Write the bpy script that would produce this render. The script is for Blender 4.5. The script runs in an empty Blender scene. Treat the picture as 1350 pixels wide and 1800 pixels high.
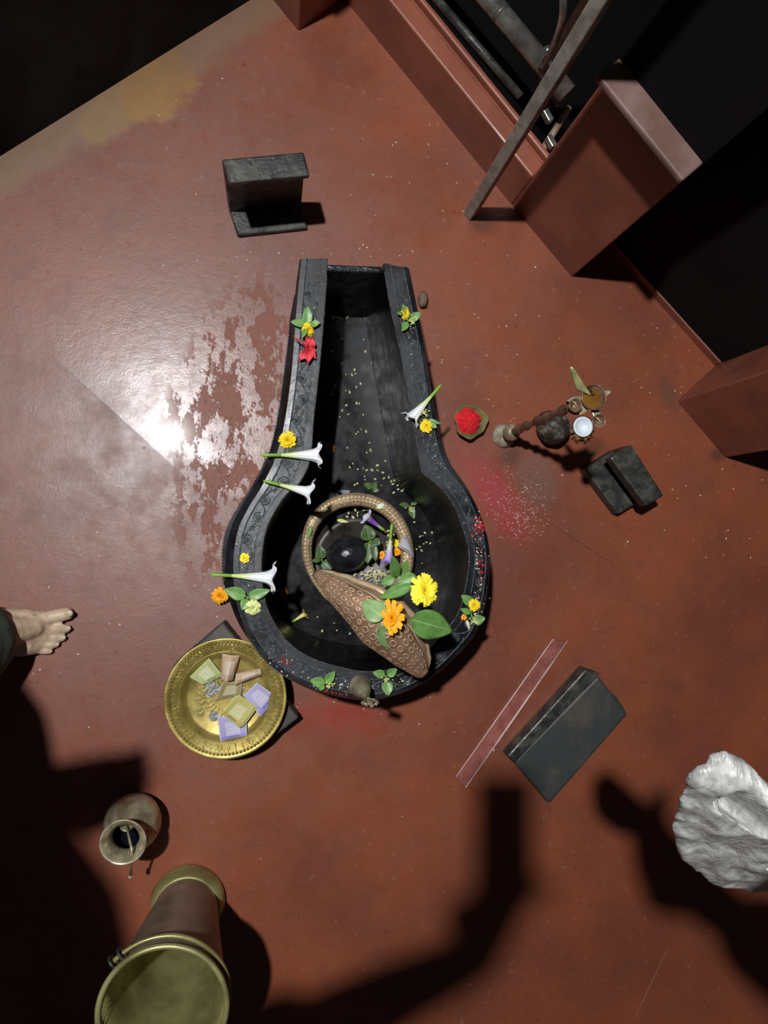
import bpy, bmesh, math, random
from mathutils import Vector, Matrix, noise as mnoise
random.seed(7)
C = bpy.context.scene
# ------------------------------------------------------------------ camera
F_PX, H_CAM = 1300.0, 1.45            # focal length in pixels of the 1350x1800 frame, lens height
NADIR = (480.0, 940.0)                # where straight down falls in the frame
_d = Vector((NADIR[0]-675, -(NADIR[1]-900), -F_PX)).normalized()
_Z = -_d; _X = (Vector((1, 0, 0)) - _Z*_Z.x).normalized(); _Y = _Z.cross(_X)
RC = Matrix((_X, _Y, _Z))             # world <- camera
cam_d = bpy.data.cameras.new('camera'); cam = bpy.data.objects.new('camera', cam_d)
C.collection.objects.link(cam)
cam_d.sensor_fit = 'VERTICAL'; cam_d.sensor_height = 36.0; cam_d.lens = F_PX/1800*36
cam_d.clip_start = 0.004
cam.matrix_world = Matrix.Translation((0, 0, H_CAM)) @ RC.to_4x4()
C.camera = cam
# ------------------------------------------------------------------ light, world, exposure
def ray(px, py, z=0.0):
    w = RC @ Vector((px-675, -(py-900), -F_PX)); t = (z-H_CAM)/w.z
    return Vector((0, 0, H_CAM)) + w*t
LAMP = ray(-100, 360); LAMP.z = 3.2
ld = bpy.data.lights.new('bulb_light', 'SPOT'); ld.energy = 420; ld.spot_size = math.radians(88); ld.spot_blend = 1.0; ld.shadow_soft_size = 0.045; ld.color = (.98, .99, 1.0)
lo = bpy.data.objects.new('bulb_light', ld); lo.location = LAMP; lo.rotation_euler = (ray(560, 800)-LAMP).to_track_quat('-Z', 'Y').to_euler(); C.collection.objects.link(lo)
W = bpy.data.worlds.new('world'); C.world = W; W.use_nodes = True
W.node_tree.nodes['Background'].inputs[0].default_value = (.9, .85, .95, 1)
W.node_tree.nodes['Background'].inputs[1].default_value = 0.022
C.view_settings.view_transform = 'Standard'; C.view_settings.look = 'None'
C.view_settings.exposure = 0.0; C.view_settings.gamma = 1.0; C.view_settings.use_curve_mapping = False
P = ray
def ppm(z=0.0): return (H_CAM-z)/F_PX           # metres per pixel at height z
# ------------------------------------------------------------------ mesh builder
class MB:
    def __init__(s): s.v = []; s.f = []; s.uv = []; s.mi = []
    def add(s, vs, fs, uvs=None, mi=0):
        o = len(s.v); s.v += [Vector(p) for p in vs]
        s.uv += uvs if uvs else [(0.5, 0.5)]*len(vs)
        s.f += [tuple(i+o for i in f) for f in fs]; s.mi += [mi]*len(fs); return s
    def grid(s, fn, nu, nv, cu=False, cv=False, M=None, mi=0):
        vs, uv, fs = [], [], []
        for i in range(nu):
            for j in range(nv):
                u = i/(nu if cu else nu-1); v = j/(nv if cv else nv-1)
                p = Vector(fn(u, v)); vs.append(M @ p if M else p); uv.append((u, v))
        for i in range(nu if cu else nu-1):
            for j in range(nv if cv else nv-1):
                a, b = i, (i+1) % nu; c, d = j, (j+1) % nv
                fs.append((a*nv+c, b*nv+c, b*nv+d, a*nv+d))
        return s.add(vs, fs, uv, mi)
    def lathe(s, prof, n=48, M=None, mi=0):
        k = len(prof)
        def fn(u, v):
            r, z = prof[min(k-1, int(round(v*(k-1))))]
            return (r*math.cos(2*math.pi*u), r*math.sin(2*math.pi*u), z)
        return s.grid(fn, n, k, cu=True, M=M, mi=mi)
    def tube(s, pts, rad, n=8, closed=False, M=None, mi=0, cap=True):
        pts = [Vector(p) for p in pts]; k = len(pts)
        if not isinstance(rad, (list, tuple)): rad = [rad]*k
        vs, fs, uv = [], [], []; N = None
        for i, p in enumerate(pts):
            if closed: t = pts[(i+1) % k]-pts[i-1]
            else: t = pts[min(i+1, k-1)]-pts[max(i-1, 0)]
            t = t.normalized() if t.length > 1e-9 else Vector((0, 0, 1))
            if N is None:
                N = Vector((0, 0, 1)) if abs(t.z) < .9 else Vector((1, 0, 0))
            N = (N - t*N.dot(t)).normalized(); B = t.cross(N)
            for j in range(n):
                a = 2*math.pi*j/n; q = p + (N*math.cos(a)+B*math.sin(a))*rad[i]
                vs.append(M @ q if M else q); uv.append((i/max(1, k-1), j/n))
        for i in range(k if closed else k-1):
            for j in range(n):
                a, b = i*n, ((i+1) % k)*n; c, d = j, (j+1) % n
                fs.append((a+c, b+c, b+d, a+d))
        if cap and not closed:
            fs.append(tuple(range(n-1, -1, -1))); fs.append(tuple((k-1)*n+j for j in range(n)))
        return s.add(vs, fs, uv, mi)
    def sphere(s, c, r, nu=16, nv=9, M=None, mi=0):
        c = Vector(c); r = Vector(r) if not isinstance(r, (int, float)) else Vector((r, r, r))
        def fn(u, v):
            a = 2*math.pi*u; b = math.pi*(v-.5)*.999
            return (c.x+r.x*math.cos(b)*math.cos(a), c.y+r.y*math.cos(b)*math.sin(a), c.z+r.z*math.sin(b))
        return s.grid(fn, nu, nv, cu=True, M=M, mi=mi)
    def prism(s, poly, z0, z1, M=None, mi=0):
        n = len(poly); vs = [Vector((p[0], p[1], z0)) for p in poly]+[Vector((p[0], p[1], z1)) for p in poly]
        if M: vs = [M @ q for q in vs]
        fs = [tuple(range(n-1, -1, -1)), tuple(range(n, 2*n))]+[(i, (i+1) % n, n+(i+1) % n, n+i) for i in range(n)]
        return s.add(vs, fs, None, mi)
    def box(s, c, d, M=None, mi=0):
        x, y, z = d[0]/2, d[1]/2, d[2]/2; T = Matrix.Translation(c)
        return s.prism([(-x, -y), (x, -y), (x, y), (-x, y)], -z, z, M=(M @ T) if M else T, mi=mi)
def link(o): C.collection.objects.link(o); return o
ORG = {}
def thing(name, label, cat, loc, group=None):
    o = link(bpy.data.objects.new(name, None)); o.location = loc; o.empty_display_size = .02
    o['label'] = label; o['category'] = cat
    if group: o['group'] = group
    ORG[o.name] = Vector(loc); return o
def obj(name, mb, mats, parent=None, origin=None, smooth=True, bevel=0, solid=0, sub=0, label=None, split=None):
    og = Vector(origin) if origin is not None else (ORG[parent.name] if parent else Vector((0, 0, 0)))
    me = bpy.data.meshes.new(name); me.from_pydata([v-og for v in mb.v], [], mb.f)
    ul = me.uv_layers.new(name='uv')
    for l in me.loops: ul.data[l.index].uv = mb.uv[l.vertex_index]
    for m in (mats if isinstance(mats, (list, tuple)) else [mats]): me.materials.append(m)
    for p, mi in zip(me.polygons, mb.mi): p.material_index = mi; p.use_smooth = smooth
    bm = bmesh.new(); bm.from_mesh(me); bmesh.ops.recalc_face_normals(bm, faces=bm.faces); bm.to_mesh(me); bm.free()
    o = link(bpy.data.objects.new(name, me)); ORG[o.name] = og
    if parent:
        o.parent = parent; o.location = og-ORG[parent.name]
    else: o.location = og
    if solid:
        m = o.modifiers.new('solid', 'SOLIDIFY'); m.thickness = solid; m.offset = 0
    if bevel:
        m = o.modifiers.new('bevel', 'BEVEL'); m.width = bevel; m.segments = 2; m.limit_method = 'ANGLE'; m.angle_limit = math.radians(35)
    if sub:
        m = o.modifiers.new('sub', 'SUBSURF'); m.levels = sub; m.render_levels = sub
    if split and smooth:
        bpy.context.view_layer.objects.active = o
        me.polygons.foreach_set('use_smooth', [True]*len(me.polygons))
        bm = bmesh.new(); bm.from_mesh(me)
        for e in bm.edges:
            if len(e.link_faces) == 2 and e.calc_face_angle(0) > math.radians(split): e.smooth = False
        bm.to_mesh(me); bm.free()
    if label: o['label'] = label
    return o
def tag(o, label, cat, group=None, kind=None):
    if label: o['label'] = label
    if cat: o['category'] = cat
    if group: o['group'] = group
    if kind: o['kind'] = kind
    return o
def struct(name, mb, m, **k): o = obj(name, mb, m, **k); o['kind'] = 'structure'; return o
# ------------------------------------------------------------------ materials
def lin(c):
    return tuple(((x/255)/12.92 if x/255 <= .04045 else ((x/255+.055)/1.055)**2.4) for x in c)+(1,)
class NT:
    def __init__(s, name):
        s.m = bpy.data.materials.new(name); s.m.use_nodes = True; s.t = s.m.node_tree
        s.b = s.t.nodes['Principled BSDF']; s.out = s.t.nodes['Material Output']
    def n(s, typ, **k):
        x = s.t.nodes.new(typ)
        for a, b in k.items(): setattr(x, a, b)
        return x
    def set(s, node, sock, val):
        i = node.inputs[sock]
        if isinstance(val, bpy.types.NodeSocket): s.t.links.new(val, i)
        else: i.default_value = val
    def coord(s, kind='Object'): return s.n('ShaderNodeTexCoord').outputs[kind]
    def pos(s): return s.n('ShaderNodeNewGeometry').outputs['Position']
    def noise(s, co, scale, detail=4, rough=.55, dist=0):
        x = s.n('ShaderNodeTexNoise'); s.set(x, 'Vector', co); x.inputs['Scale'].default_value = scale
        x.inputs['Detail'].default_value = detail; x.inputs['Roughness'].default_value = rough; x.inputs['Distortion'].default_value = dist
        return x.outputs['Fac']
    def ramp(s, fac, a, b, lo=0.0, hi=1.0):
        x = s.n('ShaderNodeMapRange'); x.interpolation_type = 'SMOOTHSTEP'
        s.set(x, 'Value', fac); x.inputs['From Min'].default_value = a; x.inputs['From Max'].default_value = b
        x.inputs['To Min'].default_value = lo; x.inputs['To Max'].default_value = hi; return x.outputs['Result']
    def mix(s, fac, a, b):
        x = s.n('ShaderNodeMix', data_type='RGBA'); s.set(x, 0, fac); s.set(x, 6, a); s.set(x, 7, b); return x.outputs[2]
    def math(s, op, a, b=0.0, clamp=False):
        x = s.n('ShaderNodeMath', operation=op, use_clamp=clamp); s.set(x, 0, a); s.set(x, 1, b); return x.outputs[0]
    def bump(s, h, strength=.3, dist=.002, prev=None):
        x = s.n('ShaderNodeBump'); s.set(x, 'Height', h); x.inputs['Strength'].default_value = strength; x.inputs['Distance'].default_value = dist
        if prev: s.set(x, 'Normal', prev)
        return x.outputs['Normal']
    def blob(s, co, c, rx, ry, deg=0, a=.6, b=1.0, dist=None):
        "1 inside an ellipse (metres), fading between a and b of its radius"
        mp = s.n('ShaderNodeMapping', vector_type='TEXTURE'); s.set(mp, 'Vector', co)
        mp.inputs['Location'].default_value = (c[0], c[1], 0); mp.inputs['Rotation'].default_value = (0, 0, math.radians(deg))
        mp.inputs['Scale'].default_value = (rx, ry, 1e4)
        ln = s.n('ShaderNodeVectorMath', operation='LENGTH'); s.set(ln, 0, mp.outputs[0]); v = ln.outputs['Value']
        if dist is not None: v = s.math('ADD', v, dist)
        return s.ramp(v, a, b, 1.0, 0.0)
def mat(name, c1, c2=None, rough=.5, metal=0.0, scale=20, bump=0.0, bscale=None, bdist=.002, lo=.35, hi=.65, rvar=.0, spec=None, coat=0, trans=0, sss=0, bdetail=5):
    k = NT(name); co = k.coord()
    c2 = c2 or tuple(int(x*.75) for x in c1)
    nz = k.noise(co, scale)
    k.set(k.b, 'Base Color', k.mix(k.ramp(nz, lo, hi), lin(c1), lin(c2)))
    k.b.inputs['Metallic'].default_value = metal
    if rvar: k.set(k.b, 'Roughness', k.ramp(k.noise(co, scale*1.7), .3, .7, max(.03, rough-rvar), min(1, rough+rvar)))
    else: k.b.inputs['Roughness'].default_value = rough
    if spec is not None: k.b.inputs['Specular IOR Level'].default_value = spec
    if coat: k.b.inputs['Coat Weight'].default_value = coat; k.b.inputs['Coat Roughness'].default_value = .08
    if sss:
        k.b.inputs['Subsurface Weight'].default_value = sss; k.b.inputs['Subsurface Radius'].default_value = (.004, .002, .001)
    if bump: k.set(k.b, 'Normal', k.bump(k.noise(co, bscale or scale*3, bdetail), bump, bdist))
    return k.m
def floor_mat():
    k = NT('red_oxide_floor'); co = k.pos(); xy = lambda a, b: P(a, b)
    n1 = k.noise(co, 3.0, 6, .6); n2 = k.noise(co, 14, 6, .65); n3 = k.noise(co, 60, 5, .6); n4 = k.noise(co, 260, 3, .6)
    big = k.noise(co, 1.7, 3)
    wob = k.math('MULTIPLY', k.math('SUBTRACT', n2, .5), 1.1)
    wob2 = k.math('MULTIPLY', k.math('SUBTRACT', n1, .5), 1.0)
    col = k.mix(k.ramp(n1, .35, .68), lin((136, 72, 46)), lin((113, 60, 42)))
    col = k.mix(k.ramp(n2, .5, .75, 0, .5), col, lin((100, 52, 38)))
    # dust and painted lamp haze greying the left half of the floor
    dust_haze = k.blob(co, xy(200, 620), .62, .95, 0, .45, 1.05, wob2)
    dust_haze_n = k.math('MULTIPLY', dust_haze, k.ramp(n3, .3, .7, .45, 1.0))
    col = k.mix(k.math('MULTIPLY', dust_haze_n, .55), col, lin((106, 82, 77)))
    col = k.mix(k.math('MULTIPLY', k.ramp(n3, .6, .72), .35), col, lin((160, 110, 94)))
    col = k.mix(k.math('MULTIPLY', k.ramp(n3, .38, .28), .5), col, lin((78, 36, 28)))
    n5 = k.noise(co, 520, 2, .5); col = k.mix(k.math('MULTIPLY', k.ramp(n5, .68, .74), k.ramp(n1, .35, .6, .1, .55)), col, lin((190, 160, 146)))
    # worn strip along the left wall and the ochre paint patch
    a, b = xy(-150, 370), xy(440, 0); ang = math.degrees(math.atan2(b.y-a.y, b.x-a.x))
    m = (xy(180, 175)); strip = k.blob(co, (m.x, m.y), .62, .075, ang, .5, 1.1, wob)
    col = k.mix(k.math('MULTIPLY', strip, .75), col, lin((128, 104, 82)))
    q = xy(283, 148); och = k.blob(co, (q.x, q.y), .115, .066, ang, .7, .95, k.math('MULTIPLY', k.math('SUBTRACT', k.noise(co, 9, 5, .6), .5), 1.6))
    q2 = xy(210, 190); och2 = k.blob(co, (q2.x, q2.y), .13, .05, ang, .6, 1.0, wob)
    col = k.mix(k.math('MULTIPLY', och2, .55), col, lin((140, 112, 70)))
    col = k.mix(k.math('MULTIPLY', och, k.ramp(n2, .3, .6, .3, .9)), col, lin((142, 104, 56)))
    # red powder and grey ash stains
    q = xy(868, 868); kk = k.blob(co, (q.x, q.y), .055, .15, 35, .1, 1.1, wob)
    col = k.mix(k.math('MULTIPLY', kk, .75), col, lin((158, 52, 58)))
    q = xy(590, 1262); kk = k.blob(co, (q.x, q.y), .13, .05, -8, .1, 1.1, wob)
    col = k.mix(k.math('MULTIPLY', kk, .6), col, lin((150, 40, 28)))
    q = xy(945, 838); ash = k.blob(co, (q.x, q.y), .06, .085, 25, .25, 1.05, wob)
    col = k.mix(k.math('MULTIPLY', ash, .6), col, lin((112, 86, 78)))
    q = xy(1175, 690); ash = k.blob(co, (q.x, q.y), .03, .06, 20, .1, 1.05, wob)
    col = k.mix(k.math('MULTIPLY', ash, .6), col, lin((88, 62, 52)))
    # small dark brown patches by the post, lamp foot, stand and wall
    for (x, y, r) in ((850, 390, .035), (900, 800, .03), (1040, 790, .03), (1260, 800, .02)):
        q = xy(x, y); sb = k.blob(co, (q.x, q.y), r*1.3, r, 20, .1, 1.1, wob)
        col = k.mix(k.math('MULTIPLY', sb, .55), col, lin((52, 38, 34)))
    # wet film near the shrine: cleaner, darker, mirror-smooth islands
    q = xy(432, 745); reg = k.blob(co, (q.x, q.y), .165, .38, -10, .55, 1.05, wob2)
    mp = k.n('ShaderNodeMapping'); k.set(mp, 'Vector', co); mp.inputs['Rotation'].default_value = (0, 0, .35); mp.inputs['Scale'].default_value = (1.6, .8, 1)
    isl = k.noise(mp.outputs[0], 12, 10, .74)
    wet = k.math('MULTIPLY', reg, k.ramp(isl, .50, .545))
    col = k.mix(k.math('MULTIPLY', wet, .8), col, lin((124, 64, 42)))
    # panel joint and hairline cracks
    def line(p, q, w=.0016, s=.9, c=(52, 34, 32)):
        nonlocal col
        a, b = xy(*p), xy(*q); mm = (a+b)/2
        f = k.blob(co, (mm.x, mm.y), (b-a).length/2, w, math.degrees(math.atan2(b.y-a.y, b.x-a.x)), .7, 1.0)
        col = k.mix(k.math('MULTIPLY', f, s), col, lin(c))
    line((85, 620), (308, 822)); line((930, 895), (1105, 1010), .0012, .5); line((815, 1375), (870, 1420), .001, .5); line((1245, 1090), (1110, 960), .001, .25)
    line((1180, 1655), (1110, 1800), .0016, .5, (150, 110, 100))
    k.set(k.b, 'Base Color', col)
    r = k.ramp(n2, .3, .7, .36, .5)
    # the panel above the joint is trowelled smoother
    a_, b_ = xy(85, 620), xy(308, 822); dv = (b_-a_).normalized(); dt = k.n('ShaderNodeVectorMath', operation='DOT_PRODUCT'); k.set(dt, 0, co); dt.inputs[1].default_value = (-dv.y, dv.x, 0)
    side = k.ramp(k.math('SUBTRACT', dt.outputs['Value'], -dv.y*a_.x+dv.x*a_.y), -.002, .002); q = xy(300, 690)
    smooth = k.math('MULTIPLY', side, k.blob(co, (q.x, q.y), .26, .26, 0, .5, 1.1, wob2)); r = k.math('SUBTRACT', r, k.math('MULTIPLY', smooth, .11))
    r = k.mix(wet, r, (.60, .60, .60, 1)); rr = k.n('ShaderNodeRGBToBW'); k.set(rr, 0, r)
    k.set(k.b, 'Roughness', rr.outputs[0])
    k.b.inputs['Specular IOR Level'].default_value = .5
    # smooth polish of the cement and the water film
    pol = k.math('MULTIPLY', k.ramp(n3, .3, .62, .7, 1.0), .04)
    cw = k.mix(wet, pol, (.03, .03, .03, 1)); bw = k.n('ShaderNodeRGBToBW'); k.set(bw, 0, cw)
    k.set(k.b, 'Coat Weight', bw.outputs[0])
    cr = k.mix(wet, (.13, .13, .13, 1), (.13, .13, .13, 1)); bw = k.n('ShaderNodeRGBToBW'); k.set(bw, 0, cr)
    k.set(k.b, 'Coat Roughness', bw.outputs[0])
    h = k.math('ADD', k.math('MULTIPLY', n3, .6), k.math('MULTIPLY', n4, .3))
    h = k.math('MULTIPLY', h, k.math('SUBTRACT', 1.0, k.math('MULTIPLY', wet, .8)))
    nb = k.bump(h, .35, .0016); k.set(k.b, 'Normal', k.bump(n1, .10, .008, nb))
    return k.m
M = {}
M['floor'] = floor_mat()
M['redwall'] = mat('red_painted_wall', (140, 78, 58), (120, 66, 50), rough=.5, scale=9, bump=.2, bscale=60, coat=.1)
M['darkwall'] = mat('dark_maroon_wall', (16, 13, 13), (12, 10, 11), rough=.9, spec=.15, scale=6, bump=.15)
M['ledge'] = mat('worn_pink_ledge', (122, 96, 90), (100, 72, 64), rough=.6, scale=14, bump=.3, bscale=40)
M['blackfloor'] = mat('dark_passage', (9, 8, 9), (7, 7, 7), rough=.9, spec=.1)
def stone_mat():
    k = NT('black_stone'); co = k.coord(); n = k.noise(co, 14, 6, .6); n2 = k.noise(co, 70, 5, .65); n3 = k.noise(co, 7, 4)
    col = k.mix(k.ramp(n, .42, .68), lin((11, 12, 14)), lin((33, 36, 41)))
    col = k.mix(k.ramp(n2, .6, .75, 0, .6), col, lin((60, 64, 68)))
    q = P(835, 985, .25); kk = k.blob(co, (q.x, q.y), .03, .07, 5, .2, 1.1, k.math('MULTIPLY', k.math('SUBTRACT', n2, .5), 1.4))
    col = k.mix(k.math('MULTIPLY', kk, .55), col, lin((120, 36, 44)))
    k.set(k.b, 'Base Color', col); k.set(k.b, 'Roughness', k.ramp(n3, .35, .65, .26, .5))
    k.b.inputs['Specular IOR Level'].default_value = .5
    k.set(k.b, 'Normal', k.bump(k.math('ADD', n2, k.math('MULTIPLY', n, .5)), .22, .0018)); return k.m
M['stone'] = stone_mat()
M['ridge'] = mat('wet_glint_ridges', (84, 90, 96), (48, 52, 58), rough=.22, scale=120, bump=.8, bscale=500, bdist=.002)  # lighter colour paints in the white glints of the wet ridges
M['basin'] = mat('wet_black_basin', (12, 12, 14), (26, 28, 31), rough=.3, scale=26, bump=.12, bscale=60, bdist=.002, lo=.45, hi=.72, rvar=.07, spec=.22)
M['stone2'] = mat('wet_black_stone', (20, 21, 24), (40, 42, 46), rough=.25, scale=40, bump=.5, bscale=120, bdist=.003)
M['sooty'] = mat('sooty_iron', (34, 36, 36), (78, 76, 66), rough=.45, scale=32, bump=.5, bscale=130, lo=.4, hi=.72, rvar=.15)
M['sootdull'] = mat('dull_black_wood', (50, 54, 54), (74, 68, 60), rough=.55, scale=16, bump=.25, bscale=90, lo=.45, hi=.7)
M['socket'] = mat('wet_brown_stone', (60, 52, 44), (32, 29, 26), rough=.42, scale=30, bump=.3)
def brass(name, c1, c2, rough=.32, scale=25, bump=.2, bscale=160, metal=1.0, lo=.35, hi=.65):
    return mat(name, c1, c2, rough=rough, metal=metal, scale=scale, bump=bump, bscale=bscale, bdist=.001, rvar=.1, lo=lo, hi=hi)
M['brass'] = brass('bright_brass', (190, 172, 100), (156, 138, 72), rough=.42, metal=.62)
M['oldbrass'] = brass('dull_old_brass', (196, 184, 154), (138, 128, 102), rough=.36, scale=35, metal=.5)
M['bucketbrass'] = brass('bucket_brass', (176, 170, 116), (130, 124, 78), rough=.4, scale=12, metal=.5)
M['copper'] = brass('tarnished_copper', (146, 122, 104), (116, 102, 86), rough=.5, scale=16, metal=.15)
M['bronze'] = brass('lamp_bronze', (150, 118, 96), (104, 80, 62), rough=.32, scale=40, metal=.45)
def naga_mat(name, scale, c1, c2, ring=True):
    k = NT(name); co = k.coord('UV'); ob = k.coord()
    mp = k.n('ShaderNodeMapping'); k.set(mp, 'Vector', co); mp.inputs['Scale'].default_value = (scale[0], scale[1], 1)
    v = k.n('ShaderNodeTexVoronoi'); k.set(v, 'Vector', mp.outputs[0]); v.inputs['Scale'].default_value = 1.0; v.inputs['Randomness'].default_value = .25
    d = v.outputs['Distance']
    if ring:
        a = k.ramp(d, .20, .28); b = k.ramp(d, .36, .44, 1, 0); ringm = k.math('MULTIPLY', a, b)
    else:
        ringm = k.ramp(d, .25, .5, 1, 0)
    nz = k.noise(ob, 30)
    base = k.mix(k.ramp(nz, .35, .65), lin(c1), lin(c2))
    col = k.mix(k.math('MULTIPLY', ringm, .6 if ring else .35), base, lin(tuple(min(255, int(x*1.4)) for x in c1)))
    k.set(k.b, 'Base Color', col); k.b.inputs['Metallic'].default_value = .35
    k.b.inputs['Roughness'].default_value = .42
    k.set(k.b, 'Normal', k.bump(ringm, .8 if ring else .45, .0016)); return k.m
M['naga_scale'] = naga_mat('scaled_brass', (110, 9), (182, 158, 124), (146, 124, 96), ring=False)
M['naga_hood'] = naga_mat('ringed_copper_hood', (16, 4.6), (192, 156, 126), (158, 124, 98))
M['naga_in'] = brass('pale_worn_brass', (208, 186, 152), (176, 148, 116), rough=.42, bump=.3, metal=.3)
def leaf_mat(name, c1, c2, vein):
    k = NT(name); uv = k.coord('UV'); sp = k.n('ShaderNodeSeparateXYZ'); k.set(sp, 0, uv); u, v = sp.outputs[0], sp.outputs[1]
    d = k.math('ABSOLUTE', k.math('SUBTRACT', v, .5))
    mid = k.ramp(d, .012, .04, 1, 0)
    w = k.math('SUBTRACT', k.math('MULTIPLY', u, 8.0), k.math('MULTIPLY', d, 5.0))
    fr = k.math('ABSOLUTE', k.math('SUBTRACT', k.math('FRACT', w), .5)); vn = k.ramp(fr, .03, .10, 1, 0)
    nz = k.noise(k.coord(), 60)
    col = k.mix(k.ramp(nz, .3, .7), lin(c1), lin(c2))
    vv = k.math('MAXIMUM', mid, k.math('MULTIPLY', vn, .35)); col = k.mix(k.math('MULTIPLY', vv, .7), col, lin(vein))
    k.set(k.b, 'Base Color', col); k.b.inputs['Roughness'].default_value = .38
    k.set(k.b, 'Normal', k.bump(k.math('ADD', vv, nz), .35, .0015)); return k.m
M['leaf'] = leaf_mat('green_leaf', (112, 158, 80), (88, 132, 64), (160, 186, 120))
M['leafpale'] = leaf_mat('pale_green_leaf', (140, 174, 110), (118, 152, 92), (170, 196, 134))
M['leafwet'] = leaf_mat('wet_dark_leaf', (74, 104, 52), (56, 82, 42), (130, 156, 98))
def petal_mat(name, c_in, c_out, rough=.6, sss=.1):
    k = NT(name); sp = k.n('ShaderNodeSeparateXYZ'); k.set(sp, 0, k.coord('UV'))
    nz = k.noise(k.coord(), 90, 3)
    col = k.mix(k.ramp(sp.outputs[0], .0, .9), lin(c_in), lin(c_out))
    col = k.mix(k.ramp(nz, .45, .75, 0, .35), col, lin(tuple(int(x*.82) for x in c_out)))
    k.set(k.b, 'Base Color', col); k.b.inputs['Roughness'].default_value = rough
    return k.m
M['yellow'] = petal_mat('yellow_marigold_petals', (196, 140, 4), (246, 214, 20))
M['lemon'] = petal_mat('lemon_marigold_petals', (224, 184, 10), (252, 234, 56))
M['orange'] = petal_mat('orange_marigold_petals', (198, 112, 4), (252, 176, 14))
M['dullorange'] = petal_mat('soaked_marigold_petals', (96, 66, 14), (150, 108, 34))
M['cream'] = petal_mat('cream_petals', (196, 204, 110), (232, 236, 160))
M['hibiscus'] = petal_mat('pink_red_petals', (196, 40, 56), (236, 78, 88))
def trumpet_mat(name, stops):
    k = NT(name); sp = k.n('ShaderNodeSeparateXYZ'); k.set(sp, 0, k.coord('UV'))
    r = k.n('ShaderNodeValToRGB'); cr = r.color_ramp
    cr.elements[0].position, cr.elements[0].color = stops[0][0], lin(stops[0][1])
    cr.elements[1].position, cr.elements[1].color = stops[-1][0], lin(stops[-1][1])
    for p, c in stops[1:-1]: e = cr.elements.new(p); e.color = lin(c)
    k.set(r, 0, sp.outputs[1]); k.set(k.b, 'Base Color', r.outputs[0]); k.b.inputs['Roughness'].default_value = .5
    w = k.math('SINE', k.math('MULTIPLY', sp.outputs[0], 2*math.pi*10))
    k.set(k.b, 'Normal', k.bump(w, .3, .0015)); return k.m
M['trumpet'] = trumpet_mat('white_trumpet_petals', [(0, (200, 220, 120)), (.25, (216, 230, 160)), (.5, (236, 240, 232)), (1, (244, 244, 252))])
M['violet'] = trumpet_mat('violet_trumpet_petals', [(0, (214, 224, 170)), (.35, (220, 226, 214)), (.6, (190, 170, 226)), (1, (150, 120, 210))])
M['purple'] = trumpet_mat('purple_throat_petals', [(0, (206, 206, 190)), (.25, (150, 100, 196)), (.7, (124, 66, 178)), (.85, (200, 200, 226)), (1, (222, 228, 240))])
M['calyx'] = mat('green_calyx', (138, 180, 60), (116, 158, 52), rough=.5, scale=60)
M['kumkum'] = mat('vermilion_powder', (240, 40, 50), (214, 24, 36), rough=.95, scale=90, bump=1.0, bscale=200, bdist=.004)
M['huskgreen'] = mat('dry_leaf_cup', (120, 112, 62), (86, 84, 44), rough=.7, scale=40)
M['coconut'] = mat('dark_coconut', (40, 34, 30), (126, 118, 104), rough=.5, scale=55, bump=.5, bscale=90, lo=.45, hi=.75)
M['cocowhite'] = mat('coconut_flesh', (226, 234, 240), (212, 222, 230), rough=.45, scale=20)
M['fibre'] = mat('coconut_fibre', (176, 128, 62), (130, 90, 44), rough=.8)
M['pebble'] = mat('brown_pebble', (112, 92, 76), (84, 68, 56), rough=.7, scale=80, bump=.4)
M['steel'] = mat('scratched_steel', (150, 150, 142), (110, 110, 104), rough=.3, metal=.7, scale=30, bump=.1, rvar=.08)
M['post'] = mat('weathered_post', (156, 150, 140), (126, 120, 110), rough=.5, metal=.05, scale=40, bump=.3, bscale=120)
M['coinsteel'] = mat('coin_steel', (176, 176, 170), (140, 140, 136), rough=.35, metal=.5, scale=120, bump=.6, bscale=260)
M['coinbrass'] = mat('coin_brass', (186, 172, 108), (156, 142, 82), rough=.38, metal=.5, scale=120, bump=.6, bscale=260)
def skin_mat():
    k = NT('skin'); co = k.coord(); n = k.noise(co, 40, 5); n2 = k.noise(co, 160, 4)
    col = k.mix(k.ramp(n, .35, .65), lin((204, 180, 154)), lin((178, 150, 126)))
    col = k.mix(k.ramp(n2, .58, .72, 0, .5), col, lin((120, 90, 72)))
    k.set(k.b, 'Base Color', col); k.b.inputs['Roughness'].default_value = .55
    k.b.inputs['Subsurface Weight'].default_value = .1; k.b.inputs['Subsurface Radius'].default_value = (.01, .004, .002)
    k.set(k.b, 'Normal', k.bump(n2, .35, .0015)); return k.m
M['skin'] = skin_mat()
M['nail'] = mat('toenail', (196, 184, 158), (170, 156, 130), rough=.4, scale=60)
M['trouser'] = mat('olive_trouser', (78, 94, 80), (64, 78, 66), rough=.85, scale=60, bump=.3, bscale=300)
M['shirt'] = mat('dark_shirt', (46, 48, 56), (36, 38, 46), rough=.9, scale=30)
M['hair'] = mat('black_hair', (20, 18, 18), (12, 11, 11), rough=.5, scale=80, bump=.6, bscale=200)
M['phone'] = mat('black_phone', (16, 16, 18), (20, 20, 22), rough=.2)
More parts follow.
